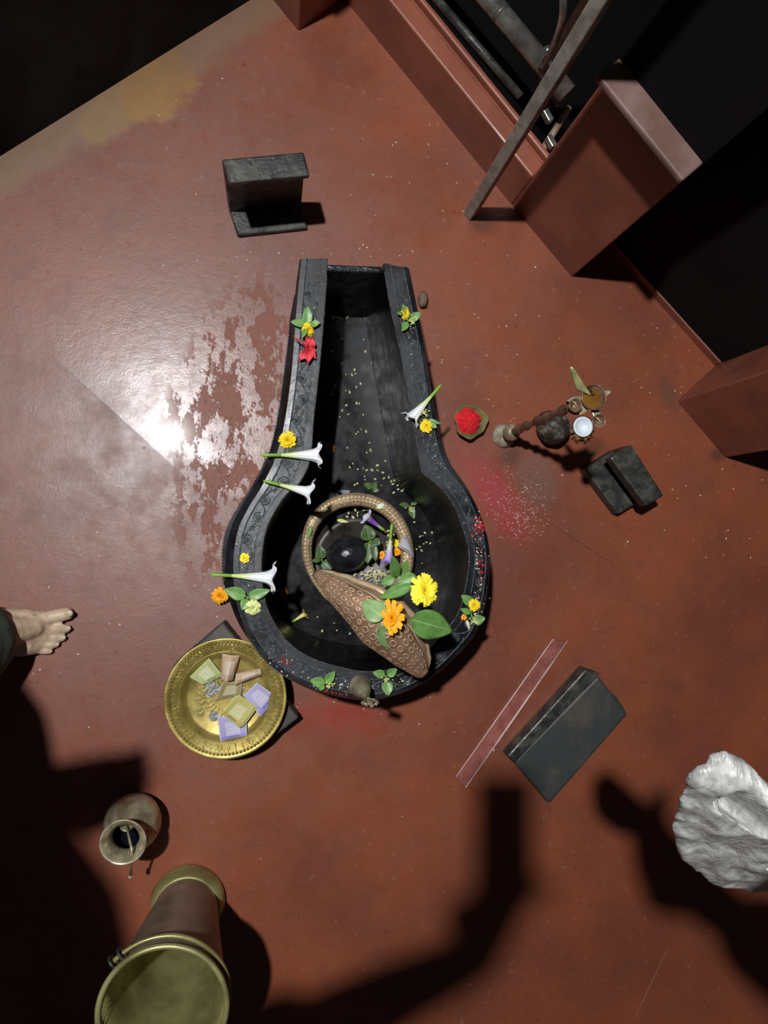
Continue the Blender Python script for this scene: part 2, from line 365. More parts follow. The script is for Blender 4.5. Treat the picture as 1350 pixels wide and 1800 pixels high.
def note_mat(name, paper, ink, band):
    k = NT(name); uv = k.coord('UV'); sp = k.n('ShaderNodeSeparateXYZ'); k.set(sp, 0, uv); u, v = sp.outputs[0], sp.outputs[1]
    mp = k.n('ShaderNodeMapping'); k.set(mp, 'Vector', uv); mp.inputs['Scale'].default_value = (1, 9, 1)
    n = k.noise(mp.outputs[0], 9, 5, .7); n2 = k.noise(uv, 26, 3)
    col = k.mix(k.ramp(n, .45, .62, 0, .6), lin(paper), lin(ink))
    du = k.math('ABSOLUTE', k.math('SUBTRACT', u, .5)); dv = k.math('ABSOLUTE', k.math('SUBTRACT', v, .5))
    win = k.math('MULTIPLY', k.ramp(du, .25, .27, 1, 0), k.ramp(dv, .28, .3, 1, 0))
    pale = tuple(min(255, int(x*.5+122)) for x in paper)
    col = k.mix(k.math('MULTIPLY', win, .65), col, lin(pale))
    txt = k.math('MULTIPLY', win, k.math('MULTIPLY', k.ramp(k.math('FRACT', k.math('ADD', k.math('MULTIPLY', v, 7), k.math('MULTIPLY', n, 1.6))), .55, .68), k.ramp(n2, .48, .58)))
    col = k.mix(k.math('MULTIPLY', txt, .4), col, lin(tuple(int(x*.35) for x in ink)))
    bnd = k.ramp(v, .80, .82); col = k.mix(k.math('MULTIPLY', bnd, .8), col, lin(band))
    dig = k.math('MULTIPLY', k.ramp(k.math('ABSOLUTE', k.math('SUBTRACT', v, .89)), .03, .04, 1, 0), k.math('MULTIPLY', k.ramp(du, .2, .21, 1, 0), k.ramp(k.noise(uv, 40, 1), .45, .5)))
    col = k.mix(k.math('MULTIPLY', dig, .7), col, lin((40, 36, 46)))
    edge = k.math('MAXIMUM', k.ramp(du, .46, .47), k.ramp(dv, .46, .47)); col = k.mix(k.math('MULTIPLY', edge, .55), col, lin(pale))
    k.set(k.b, 'Base Color', col); k.b.inputs['Roughness'].default_value = .7; return k.m
M['note_green'] = note_mat('pale_green_note', (182, 188, 124), (110, 126, 70), (150, 160, 96))
M['note_tan'] = note_mat('tan_note', (204, 176, 146), (140, 96, 70), (190, 150, 120))
M['note_olive'] = note_mat('old_olive_note', (150, 134, 84), (110, 92, 56), (140, 120, 72))
M['note_lav'] = note_mat('lavender_note', (178, 172, 206), (120, 112, 176), (140, 132, 206))
M['note_yel'] = note_mat('yellow_green_note', (192, 186, 104), (140, 130, 56), (176, 160, 84))
def droplet_mat():
    k = NT('water'); tr = k.n('ShaderNodeBsdfTransparent'); gl = k.n('ShaderNodeBsdfGlossy'); gl.inputs['Roughness'].default_value = .25
    fr = k.n('ShaderNodeFresnel'); fr.inputs['IOR'].default_value = 1.33
    mx = k.n('ShaderNodeMixShader'); k.set(mx, 0, k.math('MULTIPLY', k.noise(k.coord(), 40), .4)); k.t.links.new(tr.outputs[0], mx.inputs[1]); k.t.links.new(gl.outputs[0], mx.inputs[2])
    k.t.links.new(mx.outputs[0], k.out.inputs['Surface']); return k.m
M['water'] = droplet_mat()
M['rice'] = mat('rice_grain', (232, 226, 206), (206, 196, 168), rough=.6)
M['pinkrice'] = mat('pink_grains', (226, 160, 160), (236, 200, 190), rough=.6)
M['scrap'] = mat('yellow_petal_scraps', (220, 214, 176), (186, 178, 124), rough=.7, scale=50)
M['redscrap'] = mat('red_powder_crumbs', (204, 44, 56), (170, 24, 36), rough=.9, scale=50)
# ------------------------------------------------------------------ setting
U = Vector((math.cos(math.radians(-48.7)), math.sin(math.radians(-48.7)), 0)); NO = Vector((-U.y, U.x, 0))   # along the door wall / out of the room
mb = MB(); mb.add([(-4, -4, 0), (4, -4, 0), (4, 4, 0), (-4, 4, 0)], [(0, 1, 2, 3)]); struct('floor', mb, M['floor'])
# left wall
a, b = P(-2400, 1775), P(440, 0); d = (b-a).normalized(); nn = Vector((-d.y, d.x, 0)); b = b+d*.35
mb = MB(); mb.prism([a, b, b+nn*.2, a+nn*.2], -.01, 2.6); struct('wall_left', mb, M['darkwall'])
# door wall: footprint on the floor, pixel corners of its base
fA, fB = P(467, -17), P(525, 55); fC = fB+NO*.118
fD0 = P(900, 361); fE = P(1005, 487); fE2 = fE+NO*.105; fF = P(1190, 705); fF2 = fF+NO*.118; fG = P(1275, 805); fG2 = fG+NO*.9
def wall_strip(pts, z0, z1, depth=.5):
    m = MB(); back = [p+NO*depth for p in reversed(pts)]
    m.prism(list(pts)+back, z0, z1); return m
LZ = .464
left_pil = [fA-U*.1, fB, fC, fC+NO*.02]
mb = MB(); mb.prism([fA-U*.1, fB, fB+NO*.6, fA-U*.1+NO*.6], -.01, LZ); mb.prism([fD0, fE, fE2, fE2+NO*.5, fD0+NO*.605], -.01, LZ); mb.prism([fE2-NO*.0, fF2+U*.0, fF2+NO*.3, fE2+NO*.3], -.01, .022); mb.prism([fF2, fF, fG, fG2, fF2+NO*.8], -.01, LZ)
struct('wall_right', mb, M['redwall'], smooth=False, bevel=.003)
mb = MB(); e = .043
mb.prism([fA-U*.1-NO*e, fB-NO*e, fB+NO*.6, fA-U*.1+NO*.6], LZ, LZ+.013)
mb.prism([fD0-NO*e, fE-NO*e, fE2, fE2+NO*.5, fD0+NO*.605], LZ, LZ+.013); mb.prism([fF2, fF-NO*e, fG-NO*e, fG2, fF2+NO*.8], LZ, LZ+.013)
struct('trim_1', mb, M['ledge'], smooth=False, bevel=.004)
mb = MB(); mb.prism([fA-U*.1, fB, fB+NO*.6, fA-U*.1+NO*.6], LZ+.013, 2.6); mb.prism([fD0, fE, fE2, fE2+NO*.5, fD0+NO*.605], LZ+.013, 2.6); mb.prism([fF2, fF, fG, fG2, fF2+NO*.8], LZ+.013, 2.6); mb.prism([fE2+NO*.003, fF2+NO*.003, fF2+NO*.3, fE2+NO*.3], .022, 2.6)  # last prism: black panel painting in the dark recess above its kerb
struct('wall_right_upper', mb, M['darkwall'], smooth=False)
# door sill between the two pilasters, with the sliding-gate groove on top
s0 = fB+NO*.075; s0 = fC+(fD0-fC).normalized()*.0
mb = MB(); sd = NO
mb.prism([fC-U*.05, fD0, fD0+sd*.035, fC-U*.05+sd*.035], -.01, .122)
mb.prism([fC-U*.05+sd*.035, fD0+sd*.035, fD0+sd*.05, fC-U*.05+sd*.05], -.01, .106)
mb.prism([fC-U*.05+sd*.05, fD0+sd*.05, fD0+sd*.062, fC-U*.05+sd*.062], -.01, .118)
struct('trim_2', mb, M['redwall'], smooth=False, bevel=.004)
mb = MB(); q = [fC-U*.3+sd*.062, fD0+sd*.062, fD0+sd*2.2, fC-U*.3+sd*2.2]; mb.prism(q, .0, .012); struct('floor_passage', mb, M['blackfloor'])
# raised cement strip on the floor
def slab(name, px, ztop, th, m, parent=None, origin=None, bevel=.003, zlist=None, **k):
    b = MB(); t = [P(x, y, ztop) for x, y in px]
    b.prism([(p.x, p.y) for p in t], ztop-th, ztop)
    return obj(name, b, m, parent=parent, origin=origin, smooth=False, bevel=bevel, **k)
o = slab('trim_3', [(972, 1122), (998, 1127), (819, 1386), (800, 1366)], .007, .007, mat('pinkish_strip', (148, 90, 80), (124, 70, 62), rough=.38, scale=40), bevel=.002); o['kind'] = 'structure'
mb = MB(); mb.tube([P(998, 1126, .010), P(908, 1256, .0105), P(819, 1384, .010)], .0022, 6)  # pale tube painting the white sheen along the strip's edge
o = struct('trim_4', mb, mat('sheen_nosing', (214, 180, 176), (176, 134, 130), rough=.35))
# ------------------------------------------------------------------ stone base (yoni)
ZR, ZF = .25, .02
def catm(pts, n):
    pts = [Vector(p) for p in pts]; L = [0]
    for a, b in zip(pts, pts[1:]): L.append(L[-1]+(b-a).length)
    out = []
    for i in range(n):
        s = L[-1]*i/(n-1); j = 0
        while j < len(L)-2 and L[j+1] < s: j += 1
        t = (s-L[j])/max(1e-9, L[j+1]-L[j])
        p1, p2 = pts[j], pts[j+1]; p0 = pts[j-1] if j else p1*2-p2; p3 = pts[j+2] if j+2 < len(pts) else p2*2-p1
        out.append(.5*((2*p1)+(p2-p0)*t+(2*p0-5*p1+4*p2-p3)*t*t+(3*p1-p0-3*p2+p3)*t**3))
    return out
SEC = (26, 46, 46, 26)
def loop(secs, z):
    out = []
    for s, n in zip(secs, SEC):
        r = catm([P(x, y, z) for x, y in s], n); out += r if not out else r[1:]
    return out
def secs(l, cuts):
    idx = [0]+cuts+[len(l)-1]; return [l[a:b+1] for a, b in zip(idx, idx[1:])]
ro = [(529,454),(523,510),(519,560),(512,649),(503,720),(492,775),(478,818),(456,860),(436,892),(419,927),(411,965),(409,1005),(412,1045),(422,1085),(440,1125),(470,1165),(500,1188),(540,1208),(585,1222),(628,1230),(672,1228),(726,1210),(776,1178),(815,1140),(838,1110),(853,1065),(861,1010),(860,959),(846,908),(823,861),(793,818),(778,782),(768,735),(757,674),(746,604),(731,530),(719,471)]
ri = [(577,455),(573,505),(569,560),(561,649),(551,738),(547,795),(541,822),(526,849),(503,869),(481,902),(467,934),(460,975),(460,1015),(465,1054),(480,1092),(510,1133),(554,1160),(613,1177),(640,1181),(670,1180),(710,1170),(750,1146),(788,1103),(808,1073),(820,1025),(825,988),(823,959),(812,921),(797,886),(774,856),(748,836),(742,830),(739,812),(730,758),(721,708),(706,626),(687,541),(674,463)]
fl = [(557,548),(556,600),(549,690),(541,770),(537,825),(530,850),(515,872),(495,905),(479,942),(471,980),(472,1022),(482,1060),(500,1088),(521,1104),(570,1124),(620,1133),(640,1134),(658,1133),(700,1115),(740,1080),(757,1045),(767,1006),(767,969),(761,940),(746,903),(723,878),(701,855),(697,850),(687,826),(680,785),(669,719),(654,637),(639,548)]
bo = [(517,536),(511,560),(507,600),(499,665),(490,727),(477,788),(463,820),(441,861),(421,891),(402,925),(393,962),(393,1003),(399,1045),(412,1085),(434,1120),(466,1150)]
RO = loop(secs(ro, [6, 19, 30]), ZR); RI = loop(secs(ri, [6, 18, 31]), ZR); FL = loop(secs(fl, [5, 16, 27]), ZF)
NS = len(RO)
def tang(L, i): return (L[min(i+1, NS-1)]-L[max(i-1, 0)]).normalized()
BO = []
bl = [P(x, y, .012) for x, y in bo]; bl = catm(bl, 400)
for i in range(NS):
    t = tang(RO, i); out = Vector((t.y, -t.x, 0))
    if out.dot(RO[i]-RI[i]) < 0: out = -out
    off = .008; near = min(bl, key=lambda p: (p.xy-RO[i].xy).length); dd = (near.xy-RO[i].xy).length
    if i < 26+26: off = max(.003, min(.036, dd)); f = max(0, min(1, (i-44)/8)); off = off*(1-f)+.008*f
    BO.append(Vector((RO[i].x, RO[i].y, 0))+out*off)
prof = []
for i in range(NS):
    r, b, ii, f = RO[i], BO[i], RI[i], FL[i]
    L = lambda a, c, t, z: Vector((a.x+(c.x-a.x)*t, a.y+(c.y-a.y)*t, z))
    prof.append([L(b, r, 0, 0), L(b, r, 0, .035), L(b, r, .06, .060), L(b, r, .7, .066), L(b, r, .82, .09), L(b, r, .95, .15), L(b, r, .95, .205), L(b, r, .6, .215),
                 L(b, r, .6, .238), L(r, ii, .02, .25), L(r, ii, .2, .2515), L(r, ii, .21, .249), L(r, ii, .74, .249), L(r, ii, .75, .2515), L(r, ii, .985, .2515), L(r, ii, 1.0, .247), L(ii, f, .5, .14), L(f, f, 0, ZF)])
K = len(prof[0]); mb = MB(); vs = [p for pr in prof for p in pr]; fs = []
for i in range(NS-1):
    for j in range(K-3): fs.append((i*K+j, (i+1)*K+j, (i+1)*K+j+1, i*K+j+1))
fs.append(tuple(range(K))); fs.append(tuple((NS-1)*K+j for j in range(K-1, -1, -1)))
mb.add(vs, fs)
mb.add(vs, [(i*K+j, (i+1)*K+j, (i+1)*K+j+1, i*K+j+1) for i in range(NS-1) for j in (K-3, K-2)], None, 1); mb.add([f for f in FL], [tuple(range(NS))], None, 1)
base = obj('yoni_pedestal', mb, [M['stone'], M['basin']], origin=(RI[95].x*.5, RI[95].y, 0), split=22)
tag(base, 'black carved stone pedestal with keyhole basin and long spout on the red floor', 'pedestal')
mb = MB(); a, b, c, d = P(570, 475, .178), P(672, 479, .178), P(650, 560, ZF-.002), P(548, 556, ZF-.002); o_ = Vector((0, .011, 0))
mb.add([a, b, c, d, a+o_, b+o_, Vector((b.x, b.y, 0))+o_, Vector((a.x, a.y, 0))+o_], [(0, 1, 2, 3), (4, 5, 1, 0), (7, 6, 5, 4), (0, 3, 7, 4), (1, 5, 6, 2), (3, 2, 6, 7)])
obj('spout_end', mb, M['stone2'], parent=base, smooth=False, bevel=.003)
# carved scroll band and beaded borders
mb = MB(); cen = [RO[i].lerp(RI[i], .475) for i in range(NS)]; wid = [(RI[i]-RO[i]).length for i in range(NS)]
acc = [0]
for i in range(NS-1): acc.append(acc[-1]+(cen[i+1]-cen[i]).length)
def at(s):
    j = 0
    while j < NS-2 and acc[j+1] < s: j += 1
    t = (s-acc[j])/max(1e-9, acc[j+1]-acc[j]); c = cen[j].lerp(cen[j+1], t)
    acr = (RI[j].lerp(RI[j+1], t)-RO[j].lerp(RO[j+1], t)); return c, acr.normalized(), acr.length
lam = .07; pts = []; s = .04; z = .2495
while s < acc[-1]-.04:
    c, a, w = at(s); c = c+a*(.18*w*math.sin(2*math.pi*s/lam)); pts.append((c.x, c.y, z)); s += .003
mb.tube(pts, .0013, 6)
s = .04; k = 0
while s < acc[-1]-.05:
    c, a, w = at(s+lam/4); sg = -1 if k % 2 == 0 else 1; c = c+a*(sg*.07*w); al = Vector((-a.y, a.x, 0))
    for rr in (.15*w, .075*w):
        mb.tube([(c.x+(a.x*math.cos(q)+al.x*math.sin(q))*rr, c.y+(a.y*math.cos(q)+al.y*math.sin(q))*rr, z) for q in [2*math.pi*h/14 for h in range(14)]], .0011, 6, closed=True)
    mb.sphere((c.x, c.y, z), (.0022, .0022, .0018), 8, 5)
    for sgn in (-1, 1):
        d = c-a*(sg*.2*w)+al*(sgn*.011)
        mb.tube([(d.x+a.x*.002*q*sg*-1+al.x*sgn*.003*q*q, d.y+a.y*.002*q*sg*-1+al.y*sgn*.003*q*q, z) for q in (-1, 0, 1, 1.5)], .001, 5)
    s += lam/2; k += 1
for fr in (.215, .735):
    mb.tube([(p.x, p.y, .2508) for p in [RO[i].lerp(RI[i], fr) for i in range(NS)]], .0011, 6)
obj('scroll_band', mb, M['ridge'], parent=base)
mb = MB(); e0 = SEC[0]+SEC[1]+SEC[2]-3
mb.tube([FL[i]+Vector((0, 0, .001)) for i in range(e0+1, NS)], .0013, 6); mb.tube([RI[i]+Vector((0, 0, -.001)) for i in range(2, NS-1)], .0010, 6)  # pale tubes added as the bright highlight lines along the edges
obj('edge_glints', mb, M['ridge'], parent=base)
mb = MB(); s = 0.0
bacc = 0
for i in range(NS-1):
    a, b = BO[i], BO[i+1]; L = (b-a).length; k = max(1, int(L/.0042))
    for q in range(k):
        p = a.lerp(b, q/k); mb.sphere((p.x, p.y, .036), (.0022, .0022, .002), 6, 4)
obj('beaded_edge', mb, M['ridge'], parent=base)
# socket and linga
c = P(628, 985, .03); mb = MB()
mb.lathe([(0, .021), (.085, .021), (.086, .026), (.08, .03), (.072, .03), (.068, .026), (0, .026)], 48, Matrix.Translation((c.x, c.y, 0)))
obj('socket_ring', mb, M['socket'], parent=base)
c = P(612, 974, .07); mb = MB()
mb.lathe([(0, .02), (.036, .02), (.0385, .03), (.039, .05), (.036, .066), (.028, .08), (.016, .088), (.006, .091), (0, .0912)], 40, Matrix.Translation((c.x, c.y, .0065)) @ Matrix.Rotation(.3, 4, 'Z') @ Matrix.Diagonal((1.05, .86, 1, 1)))
o = obj('linga', mb, M['stone2'], origin=(c.x, c.y, .0265)); tag(o, 'smooth wet black egg-shaped stone inside the brass snake ring', 'stone')
# ------------------------------------------------------------------ brass cobra
rp = [(601,1067,.05),(575,1050,.05),(554,1020,.052),(541,985,.055),(541,945,.06),(556,910,.06),(585,887,.06),(620,878,.06),(655,883,.06),(688,903,.06),(708,935,.06),(716,970,.06),(712,1005,.06),(699,1033,.066),(684,1050,.10),(672,1060,.17),(664,1066,.25),(658,1072,.33)]
rr = [.0035,.006,.009,.0113,.0125,.0128,.0128,.0128,.0128,.0128,.0128,.0128,.0128,.013,.0135,.0145,.017,.022]
path = catm([P(*p) for p in rp], 110)
rad = [rr[min(len(rr)-1, int(i/109*(len(rr)-1)))] for i in range(110)]
rad = [sum(rad[max(0, i-4):i+5])/len(rad[max(0, i-4):i+5]) for i in range(110)]
g = P(628, 972, .05); naga = thing('brass_cobra', 'brass snake ring with raised copper coloured hood curled around the black stone', 'snake statue', (g.x, g.y, .03))
mb = MB(); mb.tube(path, rad, 20); obj('coil', mb, M['naga_scale'], parent=naga)
mb = MB(); j = 27; mb.tube([path[j]-(path[j+1]-path[j])*.6, path[j]+(path[j+1]-path[j])*.6], rad[j]+.0007, 20); obj('joint_band', mb, M['oldbrass'], parent=naga)
def interp(tb, t):
    for (a, x), (b, y) in zip(tb, tb[1:]):
        if t <= b: s = (t-a)/(b-a); s = s*s*(3-2*s)*.5+s*.5; return x+(y-x)*s
    return tb[-1][1]
up = [(0,5),(.1,20),(.2,33),(.4,52),(.53,60),(.7,58),(.85,42),(.94,26),(1,6)]
lw = [(0,-8),(.1,-14),(.19,-20),(.37,-25),(.55,-33),(.78,-26),(.92,-18),(.98,-14),(1,-6)]
def hood(u, v, dz=0.0):
    x, y = 556+193*u, 1005+178*u; o = interp(lw, u)+(interp(up, u)-interp(lw, u))*v
    zt = .318+.068*math.sin(math.pi*min(1, u*1.02))**.8+.03*u
    pk = .55; e = (v-pk)/(pk if v < pk else 1-pk); zz = zt+.045*(1-abs(e)**2.2)*math.sin(math.pi*(.06+.88*u))-.0
    return P(x+.678*o, y-.735*o, zz+dz)
mb = MB(); mb.grid(lambda u, v: hood(u, v*.76), 56, 22); obj('hood', mb, M['naga_hood'], parent=naga, solid=.005)
mb = MB(); mb.grid(lambda u, v: hood(u, .75+.25*v, .0012+.003*math.sin(math.pi*v)), 56, 8); mb.tube([hood(.015+.97*i/50, .985, .002) for i in range(51)], [.0025+.004*math.sin(math.pi*i/50) for i in range(51)], 8)
mb.tube([hood(.03+.94*i/50, .8, .001) for i in range(51)], [.0012+.0022*math.sin(math.pi*i/50) for i in range(51)], 8)
obj('hood_lip', mb, M['naga_in'], parent=naga)
mb = MB(); mb.tube([hood(.015+.97*i/50, .01, .0) for i in range(51)], .0028, 8); obj('hood_rim', mb, M['naga_hood'], parent=naga)
# ------------------------------------------------------------------ plants
def leaf_mesh(mb, p0, p1, w, nrm=(0, 0, 1), droop=.12, fold=.18, wave=.03, nu=14, nv=9, seed=0):
    p0, p1 = Vector(p0), Vector(p1); ax = p1-p0; L = ax.length; ax.normalize(); n = Vector(nrm); n = (n-ax*n.dot(ax)).normalized(); sd = n.cross(ax)
    def fn(u, v):
        ww = w*.5*(math.sin(math.pi*min(1, max(0, u))**.75))**.8*(1-.12*u) if 0 < u < 1 else 0
        s = (v-.5)*2
        h = -droop*L*(u-.35)**2*1.4+fold*w*abs(s)*.5*(.6+.4*math.cos(3*u))+wave*w*math.sin(9*u+seed)*s*abs(s)+droop*L*.17
        return p0+ax*(L*u)+sd*(ww*s)+n*h
    mb.grid(fn, nu, nv)
def leaf_obj(name, a, b, wpx, z, m, parent=None, z2=None, **k):
    mb = MB(); z2 = z if z2 is None else z2
    leaf_mesh(mb, P(a[0], a[1], z), P(b[0], b[1], z2), wpx*ppm(z), seed=a[0])
    return obj(name, mb, m, parent=parent, origin=None if parent else P(a[0], a[1], z), solid=.0006, **k)
def lone_leaf(label, a, b, w, z, m=None, z2=None):
    o = leaf_obj('leaf', a, b, w, z, m or M['leaf'], z2=z2); tag(o, label, 'leaf', 'fallen green leaves'); return o
def sprig(label, c, z, leaves, m=None, bits=0, bx=None, bits_m=None):
    "leaves: (base px, tip px, width px)"
    t = thing('leaf_sprig', label, 'leaf sprig', P(c[0], c[1], z), 'leaf sprigs with flower bits')
    for i, (a, b, w) in enumerate(leaves): leaf_obj('leaf', a, b, w, z+.003+.001*i, m or M['leaf'], parent=t, z2=z+.007+.002*i)
    mb = MB()
    for a, b, w in leaves: mb.tube([P(c[0], c[1], z+.003), P(a[0], a[1], z+.0045)], .0008, 6)
    obj('stalk', mb, M['calyx'], parent=t)
    if bits:
        mb = MB(); q = bx or (c[0], c[1], 6)
        for i in range(bits):
            p = P(q[0]+random.gauss(0, q[2]*.5), q[1]+random.gauss(0, q[2]*.5), z+random.uniform(.006, .010)); mb.sphere(p, (.0018, .0013, .0012), 7, 5)
        obj('flower_bits', mb, bits_m or M['cream'], parent=t, label='pale yellow flower bits')
    return t
def marigold(name, label, c, z, rpx, m, tilt=(0, 0), layers=5, group='marigold heads', stretch=1.0, rot=0, loose=0, n0=15):
    r = rpx*ppm(z); g = P(c[0], c[1], z); t = thing(name, label, 'flower', g, group)
    T = Matrix.Translation(g) @ Matrix.Rotation(math.radians(tilt[0]), 4, 'X') @ Matrix.Rotation(math.radians(tilt[1]), 4, 'Y') @ Matrix.Rotation(rot, 4, 'Z') @ Matrix.Diagonal((stretch, 1, 1, 1))
    mb = MB(); rn = random.Random(int(c[0]*7+c[1]))
    for k in range(layers):
        f = 1-k/layers*.86; n = max(5, int(n0-1.8*k)); el = math.radians(8+70*(k/max(1, layers-1))**1.2)
        for i in range(n):
            a = 2*math.pi*(i+.5*(k % 2))/n+rn.uniform(-.12, .12); L = r*f*rn.uniform(.88, 1.06)*(1+loose*rn.uniform(-.35, .2)); w = L*math.pi/n*1.75 if k < 3 else L*.55
            w = min(w, r*.42); e = el+rn.uniform(-.12, .14)
            R = Matrix.Rotation(a, 4, 'Z')
            def fn(u, v, L=L, w=w, e=e, ph=rn.uniform(0, 6)):
                s = (v-.5)*2; x = L*u; ww = w*.5*(.35+.65*math.sin(math.pi*.5*min(1, u*1.15)))*(1.0 if u < .85 else .82)
                h = x*math.sin(e)*.75+.10*L*math.sin(s*5+ph)*u+(-.25*L*u*u if e < .6 else -.1*L*u*u)
                return (x*math.cos(e), ww*s, h+r*.35)
            mb.grid(fn, 5, 5, M=T @ R)
    obj('petals', mb, m, parent=t)
    mb = MB(); mb.lathe([(0, 0), (r*.22, .0), (r*.32, r*.2), (r*.4, r*.38), (0, r*.36)], 14, T); obj('calyx', mb, M['calyx'], parent=t)
    return t
def trumpet(label, a, b, za, zb, flare_px, m, calyx=.36, curl=1.0, ragged=.0, group='trumpet flowers', rr0=.0028, pale=False):
    p0, p1 = P(a[0], a[1], za), P(b[0], b[1], zb); ax = p1-p0; L = ax.length
    q = Vector((0, 0, 1)).rotation_difference(ax.normalized()).to_matrix().to_4x4(); T = Matrix.Translation(p0) @ q
    R = flare_px*.5*ppm(zb); t = thing('trumpet_flower', label, 'flower', (p0.x, p0.y, min(za, zb)), group)
    mb = MB(); h = L*calyx
    mb.lathe([(0, -.0005), (.0012, 0), (rr0*.9, .004), (rr0, h*.5), (rr0*1.05, h*.9), (rr0*.75, h*1.08), (0, h*1.0)], 14, T); obj('calyx', mb, M['calyx'], parent=t)
    mb = MB()
    def fn(u, v):
        ang = 2*math.pi*u; s = v
        r = .0022+(R*.52-.0022)*s**1.25+(R*.48*curl)*max(0, (s-.72)/.28)**2.2
        lob = math.cos(5*ang); r *= 1+(.03+.07*max(0, (s-.7)/.3))*lob*s+.02*math.cos(10*ang)*s
        zz = h*.92+(L-h*.92)*s+(L*.03*lob+ragged*L*math.sin(3*ang+a[0]))*max(0, (s-.8)/.2)-L*.05*max(0, (s-.9)/.1)
        return (r*math.cos(ang), r*math.sin(ang)*1.0, zz)
    mb.grid(fn, 60, 22, cu=True, M=T); obj('corolla', mb, m, parent=t, solid=.0005)
    mb = MB(); mb.tube([T @ Vector((0, 0, h)), T @ Vector((R*.1, 0, L*.9))], .0008, 5); mb.sphere(T @ Vector((R*.1, 0, L*.9)), .0016, 8, 5); obj('stamen', mb, M['cream'], parent=t)
    return t
# --- on the rim
Z1 = ZR+.002
trumpet('white trumpet flower on the left rim with a wide flare, above the thinner one', (458, 800), (567, 800), Z1+.008, Z1+.006, 52, M['trumpet'], calyx=.34, curl=.75)
trumpet('white trumpet flower with curled lip on the left rim, below the wide-flared one', (463, 845), (551, 867), Z1+.008, Z1+.006, 42, M['trumpet'], calyx=.34, curl=1.25)
trumpet('white trumpet flower lying across the lower left rim above a leaf sprig', (370, 1010), (487, 1016), Z1+.008, Z1+.006, 50, M['trumpet'], calyx=.32, curl=1.2)
trumpet('white trumpet flower slanting on the right rim beside the cup of red powder', (776, 676), (719, 741), Z1+.008, Z1+.006, 48, M['trumpet'], calyx=.34, curl=.55)
marigold('marigold', 'yellow marigold on the left rim above the red hibiscus', (540, 580), Z1, 13, M['yellow'], (25, 15), stretch=.95)
marigold('marigold', 'yellow marigold near the end of the right rim', (711, 551), Z1, 12, M['yellow'], (10, 20), stretch=.8)
marigold('marigold', 'yellow marigold head on the left rim just above the wide-flared trumpet flower', (506, 773), Z1, 16, M['yellow'], (15, -8))
marigold('marigold', 'yellow marigold on the right rim under the slanting trumpet flower', (750, 749), Z1, 13, M['yellow'], (-5, -10))
marigold('marigold', 'tiny yellow daisy-like flower on the left rim', (430, 981), Z1, 9, M['lemon'], (0, 0), layers=3, n0=12)
marigold('marigold', 'orange marigold on the floor beside the lower left rim', (387, 1046), .02, 15, M['orange'], (12, -10))
marigold('marigold', 'yellow marigold on the lower right rim', (833, 1063), Z1+.004, 12, M['yellow'], (0, 0))
marigold('marigold', 'soaked brown marigold under the water at the left side of the basin', (497, 1041), ZF+.004, 12, M['dullorange'], (0, 0), stretch=.8)
marigold('marigold', 'soaked brown marigold in the shade of the spout channel', (579, 787), ZF+.004, 11, M['dullorange'], (0, 0))
sprig('green leaf sprig on the left rim of the spout beside a yellow marigold', (541, 572), Z1, [((540, 570), (541, 537), 20), ((537, 570), (511, 565), 16), ((546, 572), (563, 566), 12), ((538, 578), (531, 594), 10)], M['leaf'], 14, (556, 566, 6))
sprig('green leaf sprig on the right rim of the spout beside a yellow marigold', (718, 565), Z1, [((722, 562), (740, 549), 17), ((716, 567), (707, 582), 13), ((712, 548), (708, 535), 10), ((708, 552), (698, 550), 8)], M['leaf'], 16, (724, 566, 7))
sprig('green leaf sprig with a pale flower head on the lower left rim', (434, 1049), Z1, [((432, 1048), (394, 1036), 24), ((436, 1050), (475, 1037), 20), ((436, 1054), (425, 1072), 20)], M['leaf'])
marigold('marigold', 'pale cream flower head on the lower left rim under the leaf sprig', (444, 1067), Z1+.003, 14, M['cream'], (15, 10), layers=6, stretch=1.05)
sprig('green leaf sprig on the lower right rim under a yellow marigold', (828, 1078), Z1, [((830, 1062), (811, 1046), 18), ((826, 1078), (810, 1070), 12), ((832, 1092), (853, 1086), 20)], M['leaf'], 22, (834, 1090, 8))
sprig('green leaf sprig on the bottom rim left of the brass bell', (570, 1200), Z1, [((571, 1201), (545, 1196), 20), ((573, 1199), (589, 1180), 17), ((569, 1204), (562, 1214), 10)], M['leaf'], 18, (578, 1206, 7))
sprig('green leaf sprig on the bottom rim right of the brass bell', (678, 1192), Z1, [((676, 1186), (655, 1182), 16), ((681, 1187), (698, 1176), 17), ((680, 1198), (683, 1223), 22)], M['leaf'], 14, (678, 1195, 7))
sprig('small leaf sprig on the right rim beside the slanting trumpet flower', (748, 735), Z1, [((752, 738), (776, 745), 8), ((756, 745), (768, 752), 12)], M['leaf'], 16, (748, 728, 7))
# tiny single petals
mb = MB(); leaf_mesh(mb, P(820, 1090, Z1+.006), P(826, 1109, Z1+.004), 6*ppm(Z1), droop=.3); o = obj('petal', mb, M['rice'], origin=P(820, 1090, Z1), solid=.001); tag(o, 'curved white petal on the lower right rim', 'petal')
marigold('marigold', 'small orange-yellow bud on the lower right rim beside the white petal', (815, 1085), Z1, 6, M['orange'], layers=3, n0=9)
